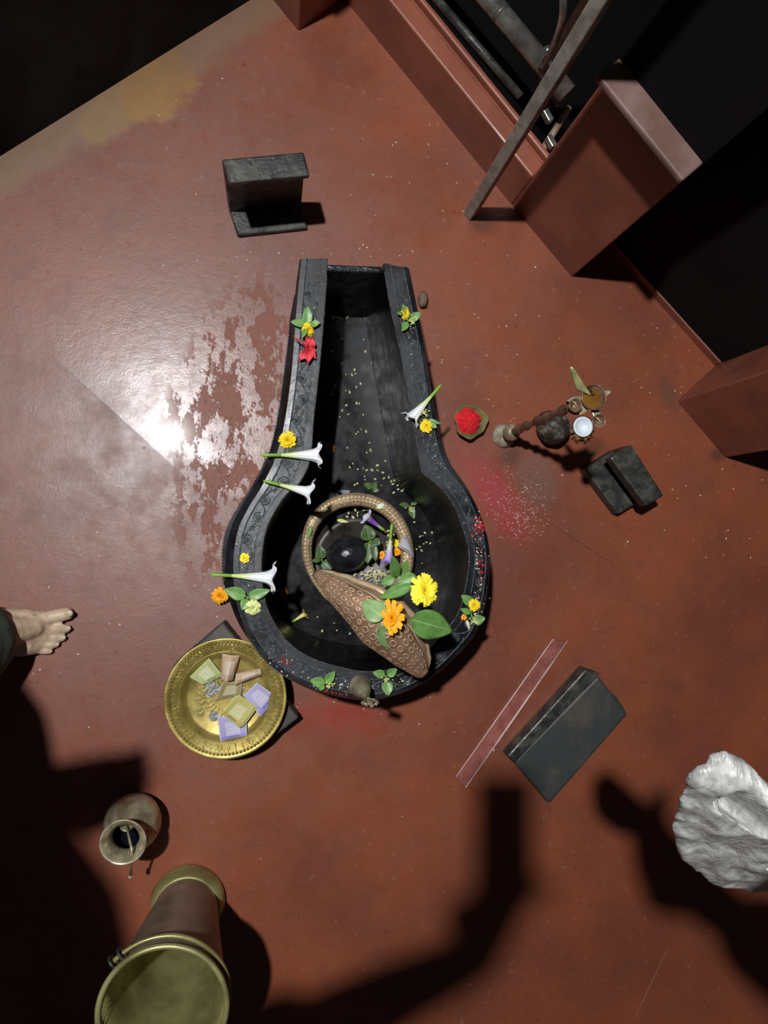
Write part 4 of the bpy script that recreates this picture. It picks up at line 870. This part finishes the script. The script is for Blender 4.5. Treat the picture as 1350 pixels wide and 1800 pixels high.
# ------------------------------------------------------------------ scatter nobody could count
def inside(poly, p):
    c = False; j = len(poly)-1
    for i in range(len(poly)):
        a, b = poly[i], poly[j]
        if (a.y > p.y) != (b.y > p.y) and p.x < (b.x-a.x)*(p.y-a.y)/(b.y-a.y)+a.x: c = not c
        j = i
    return c
def on_rim(p):
    j = min(range(NS), key=lambda i: (cen[i].xy-p.xy).length); a = RI[j]-RO[j]; f = (p-RO[j]).dot(a)/a.dot(a)
    return .04 < f < .96 and 1 < j < NS-2
def scatter(name, label, cat, spots, m, seed, size=(.0021, .0011, .0009)):
    "spots: (px, py, z, spread_x, spread_y, count)"
    rn = random.Random(seed); mb = MB()
    for x, y, z, sx, sy, n in spots:
        for i in range(n):
            p = P(rn.gauss(x, sx), rn.gauss(y, sy), z)
            if z == ZR and not on_rim(p): continue
            if z == ZF and not inside(FL, p): continue
            if z == 0 and inside(BO, p): continue
            k = rn.uniform(.6, 1.25)
            mb.sphere((0, 0, 0), tuple(q*k for q in size), 7, 5, Matrix.Translation(p+Vector((0, 0, size[2]*k*.8))) @ Matrix.Rotation(rn.uniform(0, 6.28), 4, 'Z'))
    o = obj(name, mb, m, origin=P(spots[0][0], spots[0][1], spots[0][2])); tag(o, label, cat, kind='stuff'); return o
scatter('pink_grains', 'pinkish rice grains scattered on the floor right of the pedestal', 'grains', [(905, 905, 0, 30, 22, 170), (930, 890, 0, 16, 28, 90), (880, 850, 0, 26, 22, 50)], M['pinkrice'], 1, (.0013, .0009, .0008))
scatter('rice_grains', 'white rice grains and crumbs strewn over the red floor', 'grains', [(700, 620, 0, 330, 330, 70), (1200, 850, 0, 80, 120, 26), (730, 300, 0, 60, 60, 12), (300, 900, 0, 160, 260, 50), (620, 1240, 0, 120, 14, 14), (850, 640, 0, 60, 90, 20), (560, 450, 0, 90, 20, 14)], M['rice'], 2, (.0022, .0011, .0009))
scatter('rim_grains', 'pale rice grains and petal crumbs on the pedestal rim', 'grains', [(438, 1000, ZR, 12, 40, 18), (556, 575, ZR, 8, 40, 14), (720, 620, ZR, 8, 60, 16), (595, 1205, ZR, 60, 8, 40), (690, 1205, ZR, 26, 10, 24), (490, 1165, ZR, 16, 12, 14), (836, 960, ZR, 9, 40, 40), (840, 1040, ZR, 8, 30, 26), (780, 810, ZR, 14, 30, 20)], M['rice'], 3, (.0016, .0010, .0008))
scatter('basin_scraps', 'pale flower scraps lying on the wet channel and basin floor', 'scraps', [(625, 730, ZF, 20, 70, 16), (640, 820, ZF, 22, 26, 26), (690, 850, ZF, 16, 14, 20), (745, 960, ZF, 8, 40, 18), (600, 1100, ZF, 30, 12, 10), (612, 640, ZF, 20, 40, 20), (600, 560, ZF, 10, 2, 10)], M['scrap'], 4, (.0028, .0017, .0009))
scatter('ring_scraps', 'heap of yellow petal scraps inside the snake ring', 'scraps', [(648, 1008, .033, 14, 8, 60), (668, 1012, .034, 10, 7, 40), (690, 950, .034, 12, 20, 50), (630, 905, .034, 20, 8, 14)], M['scrap'], 5, (.0032, .0019, .0012))
scatter('powder_crumbs', 'red powder crumbs on the right rim of the pedestal', 'powder', [(840, 925, ZR, 6, 9, 60), (846, 1000, ZR, 5, 20, 30), (588, 1216, ZR, 9, 4, 16), (500, 1163, ZR, 6, 5, 10)], M['redscrap'], 6, (.0018, .0014, .0010))
rn = random.Random(11); mb = MB(); N = 0
while N < 620:
    x, y = rn.gauss(415, 62), rn.gauss(800, 100)
    if rn.random() < .45: x, y = rn.gauss(425, 34), rn.gauss(880, 60)
    edge = (y-640)*-.22+520 if y < 780 else 470-(y-780)*.45
    if x > edge-34: continue
    p = P(x, y, 0); k = .0008+.0022*rn.random()**3
    mb.lathe([(k, 0), (k*.95, k*.18), (k*.7, k*.42), (k*.35, k*.56), (0, k*.6)], 10, Matrix.Translation(p+Vector((0, 0, .0002)))); N += 1
o = obj('water_drops', mb, M['water'], origin=P(415, 820)); tag(o, 'water drops splashed on the floor left of the pedestal', 'water', kind='stuff')
mb = MB()
for i in range(420):
    j = rn.randrange(10, 70); q = rn.uniform(.03, .95); p = RO[j].lerp(RI[j], q); k = .0006+.0014*rn.random()**2
    p = Vector((p.x+rn.uniform(-.003, .003), p.y+rn.uniform(-.003, .003), .2505)); mb.lathe([(k, 0), (k*.9, k*.3), (k*.55, k*.55), (0, k*.65)], 8, Matrix.Translation(p))
o = obj('rim_water_drops', mb, M['water'], origin=RO[40]); tag(o, 'water beads on the left half of the pedestal rim', 'water', kind='stuff')
# ------------------------------------------------------------------ people
def blobmesh(name, chains, voxel, m, parent, smooth_it=6, origin=None, post=None):
    "union of tapering chains of balls, remeshed to one continuous surface"
    mb = MB()
    for ch in chains:
        for (a, ra), (b, rb) in zip(ch, ch[1:]):
            a, b = Vector(a), Vector(b); L = (b-a).length; n = max(2, int(L/(min(ra, rb)*.35))+1)
            n = min(n, 60)
            for i in range(n):
                t = i/(n-1); mb.sphere(a.lerp(b, t), ra+(rb-ra)*t, 16, 10)
    og = ORG[parent.name] if parent else Vector((0, 0, 0))
    me = bpy.data.meshes.new(name+'_tmp'); me.from_pydata([v-og for v in mb.v], [], mb.f)
    bm = bmesh.new(); bm.from_mesh(me); bmesh.ops.recalc_face_normals(bm, faces=bm.faces); bm.to_mesh(me); bm.free()
    o = link(bpy.data.objects.new(name, me))
    r = o.modifiers.new('r', 'REMESH'); r.mode = 'VOXEL'; r.voxel_size = voxel
    s = o.modifiers.new('s', 'SMOOTH'); s.iterations = smooth_it; s.factor = .5
    dg = bpy.context.evaluated_depsgraph_get(); dg.update()
    new = bpy.data.meshes.new_from_object(o.evaluated_get(dg)); o.modifiers.clear(); o.data = new; new.name = name
    if post:
        for v in new.vertices: v.co = post(v.co+og)-og
    new.materials.clear(); new.materials.append(m)
    new.polygons.foreach_set('use_smooth', [True]*len(new.polygons)); new.update()
    if parent: o.parent = parent
    ORG[o.name] = og; return o
def fp(x, y, z): return P(x, y, z)
AK = P(-14, 1119); px_ = 1/900.
def foot_chains():
    ch = []
    ch.append([(P(-72, 1121, .026), .027), (P(-40, 1120, .035), .031), (P(0, 1118, .038), .034), (P(40, 1114, .028), .027)])
    ch.append([(P(-44, 1121, .04), .034), (AK+Vector((.002, 0, .10)), .037), (AK+Vector((-.015, 0, .22)), .040)])
    ch.append([(AK+Vector((.01, 0, .085)), .035), (P(8, 1112, .066), .030), (P(32, 1107, .048), .025), (P(58, 1102, .032), .020)])
    mt = [((80, 1088), .0185, .0155), ((83, 1104), .015, .0125), ((80, 1117), .014, .012), ((74, 1128), .0135, .011), ((66, 1139), .0125, .0105)]
    for (p, z, r) in mt:
        ch.append([(P(0, 1108+(p[1]-1112)*.55, .045), .026), (P(40, 1110+(p[1]-1112)*.85, .030), .022), (P(p[0], p[1], z), r)])
    ch.append([(P(-10, 1136, .022), .02), (P(40, 1140, .016), .014), (P(64, 1140, .0125), .0105)])
    toes = [[((80, 1086), .019, .0125), ((98, 1082), .0165, .0125), ((117, 1079), .0145, .0125)],
            [((86, 1107), .016, .0085), ((103, 1105), .0165, .0076), ((118, 1105), .0105, .0080)],
            [((82, 1121), .014, .0078), ((97, 1121), .015, .0068), ((110, 1121), .009, .0072)],
            [((76, 1132), .013, .0072), ((88, 1133), .0135, .0064), ((99, 1133), .008, .0066)],
            [((66, 1143), .012, .0070), ((79, 1145), .0115, .0062), ((88, 1145), .0075, .0062)]]
    for tz in toes: ch.append([(P(p[0], p[1], z), r) for p, z, r in tz])
    return ch
def hand_chains(w, palm_d, finger_d, nrm, s=1.0, curl=.7):
    "palm with five separate bent fingers; w wrist"
    w = Vector(w); d = Vector(palm_d).normalized(); n = Vector(nrm).normalized(); n = (n-d*n.dot(d)).normalized(); sd = d.cross(n); ch = []
    k = w+d*.085*s
    for i, (o, L) in enumerate(((-.03, .068), (-.01, .078), (.011, .072), (.030, .058))):
        b = k+sd*o*s; ch.append([(w+sd*o*.5*s, .019*s), (b, .0125*s)])
        p, dd = b, d.copy(); c = [(b, .0095*s)]
        for j in range(3):
            dd = (dd+n*curl*.8).normalized(); p = p+dd*(L*s*(.44, .32, .24)[j]); c.append((p, (.009, .0082, .0072)[j]*s))
        ch.append(c)
    t0 = w+d*.03*s-sd*.03*s; t1 = t0+(d*.7-sd*.7).normalized()*.035*s; t2 = t1+(d*.8+n*.6).normalized()*.032*s; t3 = t2+(d*.6+n*.6+sd*.3).normalized()*.026*s
    ch.append([(w+d*.015*s, .018*s), (t0, .016*s), (t1, .0125*s), (t2, .0105*s), (t3, .009*s)])
    return ch
def head_chains(c, f):
    c = Vector(c); f = Vector(f).normalized(); up = Vector((0, 0, 1)); up = (up-f*up.dot(f)).normalized(); sd = f.cross(up); ch = []
    ch.append([(c+up*.035-f*.02, .088), (c+up*.02+f*.012, .080), (c-up*.04+f*.03, .062), (c-up*.085+f*.045, .036)])
    ch.append([(c+up*.01+f*.088, .010), (c-up*.022+f*.104, .012)])                    # nose
    ch.append([(c-up*.052+f*.083+sd*.018, .009), (c-up*.050+f*.088, .010), (c-up*.052+f*.083-sd*.018, .009)])   # mouth
    for s in (-1, 1):
        ch.append([(c+sd*s*.083+up*.015-f*.012, .014), (c+sd*s*.08-up*.02-f*.006, .011)])      # ears
        ch.append([(c+sd*s*.045+up*.032+f*.074, .012), (c+sd*s*.015+up*.034+f*.084, .010)])     # brow
    return ch, up, sd
# --- the photographer: bare right foot in view, body leaning in from the left
t = thing('person', 'barefoot person in olive trousers at the left edge, only toes and foot showing', 'person', (AK.x, AK.y, 0))
shR, shL = Vector((-.50, -.41, 1.36)), Vector((-.62, -.07, 1.36)); hipR = Vector((AK.x-.085, AK.y-.05, .88)); hipL = hipR+Vector((-.02, .19, 0)); nk = (shR+shL)/2+Vector((.01, 0, .08))
hd = nk+Vector((.06, .01, .14)); LF = Vector((AK.x-.34, AK.y+.17, 0))
elR, wrR = Vector((-.135, -.31, 1.28)), Vector((-.055, -.185, 1.445)); elL, wrL = Vector((-.62, -.09, 1.06)), Vector((-.47, -.125, 1.02))
ch = foot_chains()
knR = AK+Vector((-.07, -.01, .48))
ch += [[(AK+Vector((-.015, 0, .2)), .040), (AK+Vector((-.035, 0, .33)), .052), (knR, .052), (hipR, .085)]]
ch += [[(LF+Vector((0, 0, .08)), .036), (LF+Vector((0, 0, .33)), .055), (LF+Vector((.03, 0, .48)), .052), (hipL, .085)]]
ch += [[(LF+Vector((-.04, 0, .028)), .028), (LF+Vector((.06, 0, .04)), .032), (LF+Vector((.14, .01, .02)), .02)]]
for i, y in enumerate((-.035, -.015, .003, .02, .036)): ch.append([(LF+Vector((.13, y, .018)), .014), (LF+Vector((.19-.012*i, y*1.15, .012)), .0105-.0007*i)])
ch += [[(hipR, .10), (hipL, .10)], [((hipR+hipL)/2, .13), ((hipR+hipL)/2+Vector((.0, -.03, .2)), .115), (nk-Vector((0, 0, .2)), .14), (nk-Vector((0, 0, .08)), .09), (nk, .055), (hd-Vector((0, 0, .06)), .05)]]
ch += [[(shR, .062), (nk-Vector((0, 0, .07)), .07), (shL, .062)], [(shR, .058), (elR, .042), (wrR, .028)], [(shL, .058), (elL, .042), (wrL, .028)]]
hc, hu, hs = head_chains(hd+Vector((.01, 0, .02)), (1, .1, -.45)); ch += hc
ch += hand_chains(wrR, (.2, .55, .12), (0, 0, 1), (.25, -.1, 1), .92, .75)
ch += hand_chains(wrL, (1, .0, -.1), (0, 0, -1), (0, 0, -1), .95, .6)
body = blobmesh('body', ch, .0032, M['skin'], t, 3)
mb = MB()
for c, r, d in (((121, 1078), (.0075, .0062, .0016), .0262), ((121, 1104.5), (.0034, .0036, .001), .0178), ((112.5, 1120.5), (.003, .0032, .001), .0158), ((101, 1132.5), (.0028, .0029, .001), .0142), ((89.5, 1144.5), (.0024, .0025, .001), .0135)):
    mb.sphere(P(c[0], c[1], d), r, 14, 8)
obj('toenails', mb, M['nail'], parent=t, label='pale toenails')
ch = [[(AK+Vector((-.004, .002, .105)), .078), (AK+Vector((-.02, 0, .22)), .072), (knR, .078), (hipR, .115)], [(LF+Vector((0, 0, .1)), .06), (LF+Vector((.02, 0, .48)), .078), (hipL, .115)], [(hipR, .125), (hipL, .125)], [((hipR+hipL)/2, .14), ((hipR+hipL)/2+Vector((0, 0, .1)), .14)]]
blobmesh('trousers', ch, .008, M['trouser'], t, 4)
ch = [[((hipR+hipL)/2+Vector((.0, 0, -.02)), .155), ((hipR+hipL)/2+Vector((0, -.03, .2)), .145), (nk-Vector((0, 0, .2)), .165), (nk-Vector((0, 0, .09)), .11)], [(shR, .08), (nk-Vector((0, 0, .09)), .09), (shL, .08)], [(shR, .078), (elR*.75+shR*.25, .064)], [(shL, .078), (elL, .062)]]
blobmesh('shirt', ch, .01, M['shirt'], t, 4)
hc = hd+Vector((.01, 0, .02)); ff = Vector((1, .1, -.45)).normalized()
blobmesh('hair', [[(hc+hu*.055-ff*.035, .086), (hc+hu*.0-ff*.055, .075)], [(hc+hu*.085+ff*.01, .055), (hc+hu*.075-ff*.02, .07)]], .008, M['hair'], t, 3)
# the phone the picture is taken with: its lens is the viewpoint
pc = Vector((0, 0, H_CAM)) + RC @ Vector((-.022, -.058, .0105)); T = Matrix.Translation(pc) @ RC.to_4x4()
mb = MB(); mb.box((0, 0, 0), (.066, .146, .008), T); o = obj('mobile_phone', mb, M['phone'], origin=pc, smooth=False, bevel=.003); tag(o, 'black phone held over the shrine by the barefoot person', 'phone')
# --- plastic bag held from the right
def hullmesh(name, pts, voxel, m, parent, fn=None, origin=None):
    og = Vector(origin); bm = bmesh.new(); [bm.verts.new(Vector(p)-og) for p in pts]; bmesh.ops.convex_hull(bm, input=bm.verts)
    me = bpy.data.meshes.new(name); bm.to_mesh(me); bm.free(); o = link(bpy.data.objects.new(name, me))
    r = o.modifiers.new('r', 'REMESH'); r.mode = 'VOXEL'; r.voxel_size = voxel; s = o.modifiers.new('s', 'SMOOTH'); s.iterations = 4; s.factor = .5
    dg = bpy.context.evaluated_depsgraph_get(); dg.update(); new = bpy.data.meshes.new_from_object(o.evaluated_get(dg)); o.modifiers.clear(); o.data = new; new.name = name
    if fn:
        nr = [v.normal.copy() for v in new.vertices]
        for v, n in zip(new.vertices, nr): v.co = fn(v.co+og, n)-og
    new.materials.clear(); new.materials.append(m); new.polygons.foreach_set('use_smooth', [True]*len(new.polygons)); new.update(); ORG[o.name] = og
    if parent: o.parent = parent; o.location = og-ORG[parent.name]
    else: o.location = og
    return o
bc = P(1290, 1450, 1.0); t = thing('plastic_bag', 'crumpled whitish plastic bag hanging at the right edge', 'bag', (bc.x, bc.y, .93))
k = NT('crumpled_white_plastic'); co = k.coord(); 
mp = k.n('ShaderNodeMapping'); k.set(mp, 'Vector', co); mp.inputs['Rotation'].default_value = (.4, .3, -.5); mp.inputs['Scale'].default_value = (46, 10, 14)
n1 = k.noise(mp.outputs[0], 1.6, 5, .6, .6); n2 = k.noise(co, 120, 4)
k.set(k.b, 'Base Color', k.mix(k.ramp(n2, .3, .7), lin((182, 182, 178)), lin((132, 130, 128)))); k.b.inputs['Roughness'].default_value = .4
k.b.inputs['Subsurface Weight'].default_value = .0
k.set(k.b, 'Normal', k.bump(k.math('ADD', n1, k.math('MULTIPLY', n2, .06)), .7, .007)); M['bag'] = k.m
pts = [P(1270, 1313, 1.060), P(1207, 1360, 1.052), P(1310, 1343, 1.056), P(1347, 1398, 1.064), P(1447, 1471, 1.080), P(1178, 1452, 1.002), P(1180, 1471, 0.985), P(1202, 1513, 0.973), P(1248, 1554, 0.965), P(1353, 1570, 0.965), P(1473, 1568, 0.977), P(1289, 1471, 0.930), P(1374, 1482, 0.938), P(1193, 1409, 1.025), P(1460, 1503, 1.064)]
sa, sb = P(1296, 1412, 1.056), P(1372, 1492, 1.072)
def crump(p, n):
    p = Vector(p); q = Vector((p.x*22+p.y*14, p.y*22-p.x*9, p.z*18)); a = 1-abs(mnoise.noise(q*1.4))*2; b = mnoise.noise(q*3.1+Vector((5, 0, 0)))
    st = math.sin((p.x*.8+p.y*.55)*500+2*mnoise.noise(q))
    p = p+n*(.0016*a+.0013*b+.0007*st*(1 if n.z < .5 else .3))
    d = sb-sa; s = max(0, min(1, (p-sa).dot(d)/d.dot(d))); f = (p.xy-(sa+d*s).xy).length
    if p.z > .97 and f < .010: p.z -= .05*(1-f/.010)**.5*math.sin(math.pi*(.1+.85*s))
    return p
hullmesh('bag_body', pts, .003, M['bag'], t, crump, origin=bc)
mb = MB()
for i, (x, y, r) in enumerate(((1338, 1487, .013), (1352, 1500, .012), (1331, 1466, .010), (1347, 1520, .011))): mb.sphere(P(x+8, y+4, 1.02), (r*.38, r*.3, r*.24), 14, 9)
obj('bag_contents', mb, mat('pale_sweets', (206, 206, 176), (190, 188, 150), rough=.6), parent=t, label='pale rounded pieces showing in the bag mouth')
HB_ = P(1750, 1720, 1.21)
for dx in (0, 1):
    mb = MB(); a, b = P(1395+18*dx, 1450+60*dx, 1.05), P(1420, 1490+40*dx, 1.05)
    mb.tube(catm([a, a.lerp(HB_, .5)+Vector((-.004, .004, .004)), HB_, b.lerp(HB_, .5), b], 24), .002, 8); obj('handle', mb, M['bag'], parent=t)
# --- the person holding the bag, standing beyond the right edge
gB = P(1330, 1990); t = thing('person', 'person in dark clothes beyond the right edge holding the plastic bag', 'person', gB)
inw = Vector((-.45, .89, 0)).normalized(); sdv = Vector((-inw.y, inw.x, 0))
fR, fL = gB-sdv*.10, gB+sdv*.10; hR, hL = fR+Vector((0, 0, .88))-inw*.04, fL+Vector((0, 0, .88))-inw*.04; nB = gB+inw*.42+Vector((0, 0, 1.32)); sR, sL = nB-sdv*.19-Vector((0, 0, .07))+inw*.05, nB+sdv*.19-Vector((0, 0, .07))
wB = HB_+Vector((.065, -.075, .035)); eB = sR.lerp(wB, .5)+Vector((.03, -.02, -.05))
ch = [[(fR+Vector((0, 0, .09)), .038), (fR+Vector((0, 0, .33)), .055), (fR+Vector((0, 0, .48))+inw*.03, .052), (hR, .085)], [(fL+Vector((0, 0, .09)), .038), (fL+Vector((0, 0, .33)), .055), (fL+Vector((0, 0, .48))+inw*.03, .052), (hL, .085)]]
for f in (fR, fL):
    ch.append([(f-inw*.05+Vector((0, 0, .028)), .028), (f+inw*.06+Vector((0, 0, .04)), .032), (f+inw*.13+Vector((0, 0, .02)), .02)])
    for i, y in enumerate((-.035, -.015, .003, .02, .036)): ch.append([(f+inw*.12+sdv*y+Vector((0, 0, .018)), .014), (f+inw*(.18-.01*i)+sdv*y*1.15+Vector((0, 0, .012)), .0095)])
mid = (hR+hL)/2
ch += [[(hR, .10), (hL, .10)], [(mid, .13), (mid.lerp(nB, .5), .12), (nB-Vector((0, 0, .18)), .14), (nB-Vector((0, 0, .07)), .09), (nB, .055), (nB+inw*.05+Vector((0, 0, .09)), .05)], [(sR, .062), (nB-Vector((0, 0, .06)), .07), (sL, .062)], [(sR, .06), (eB, .05), (wB, .034)], [(sL, .058), (sL+Vector((0, 0, -.28))-inw*.02, .042), (sL+Vector((0, 0, -.5))+inw*.12, .028)]]
hc2 = nB+inw*.07+Vector((0, 0, .17)); hcs, hu2, hs2 = head_chains(hc2, inw+Vector((0, 0, -.4))); ch += hcs
ch += hand_chains(wB, (HB_-wB)+Vector((-.02, 0, -.02)), (0, 0, 1), inw, 1.15, 1.3); ch += hand_chains(sL+Vector((0, 0, -.5))+inw*.12, inw+Vector((0, 0, -.6)), (0, 0, 1), inw, .92, .4)
blobmesh('body', ch, .005, M['skin'], t, 3)
blobmesh('trousers', [[(fR+Vector((0, 0, .1)), .06), (fR+Vector((0, 0, .48))+inw*.03, .078), (hR, .115)], [(fL+Vector((0, 0, .1)), .06), (fL+Vector((0, 0, .48))+inw*.03, .078), (hL, .115)], [(hR, .125), (hL, .125)], [(mid, .14), (mid+Vector((0, 0, .1)), .14)]], .01, M['shirt'], t, 4)
blobmesh('shirt', [[(mid-Vector((0, 0, .02)), .155), (mid.lerp(nB, .5), .15), (nB-Vector((0, 0, .19)), .165), (nB-Vector((0, 0, .08)), .11)], [(sR, .08), (nB-Vector((0, 0, .08)), .09), (sL, .08)], [(sR, .08), (eB, .07), (eB.lerp(wB, .8), .06)], [(sL, .078), (sL+Vector((0, 0, -.24)), .062)]], .01, M['shirt'], t, 4)
f2 = (inw+Vector((0, 0, -.4))).normalized()
blobmesh('hair', [[(hc2+hu2*.055-f2*.035, .086), (hc2-f2*.055, .075)], [(hc2+hu2*.085+f2*.01, .055), (hc2+hu2*.075-f2*.02, .07)]], .008, M['hair'], t, 3)
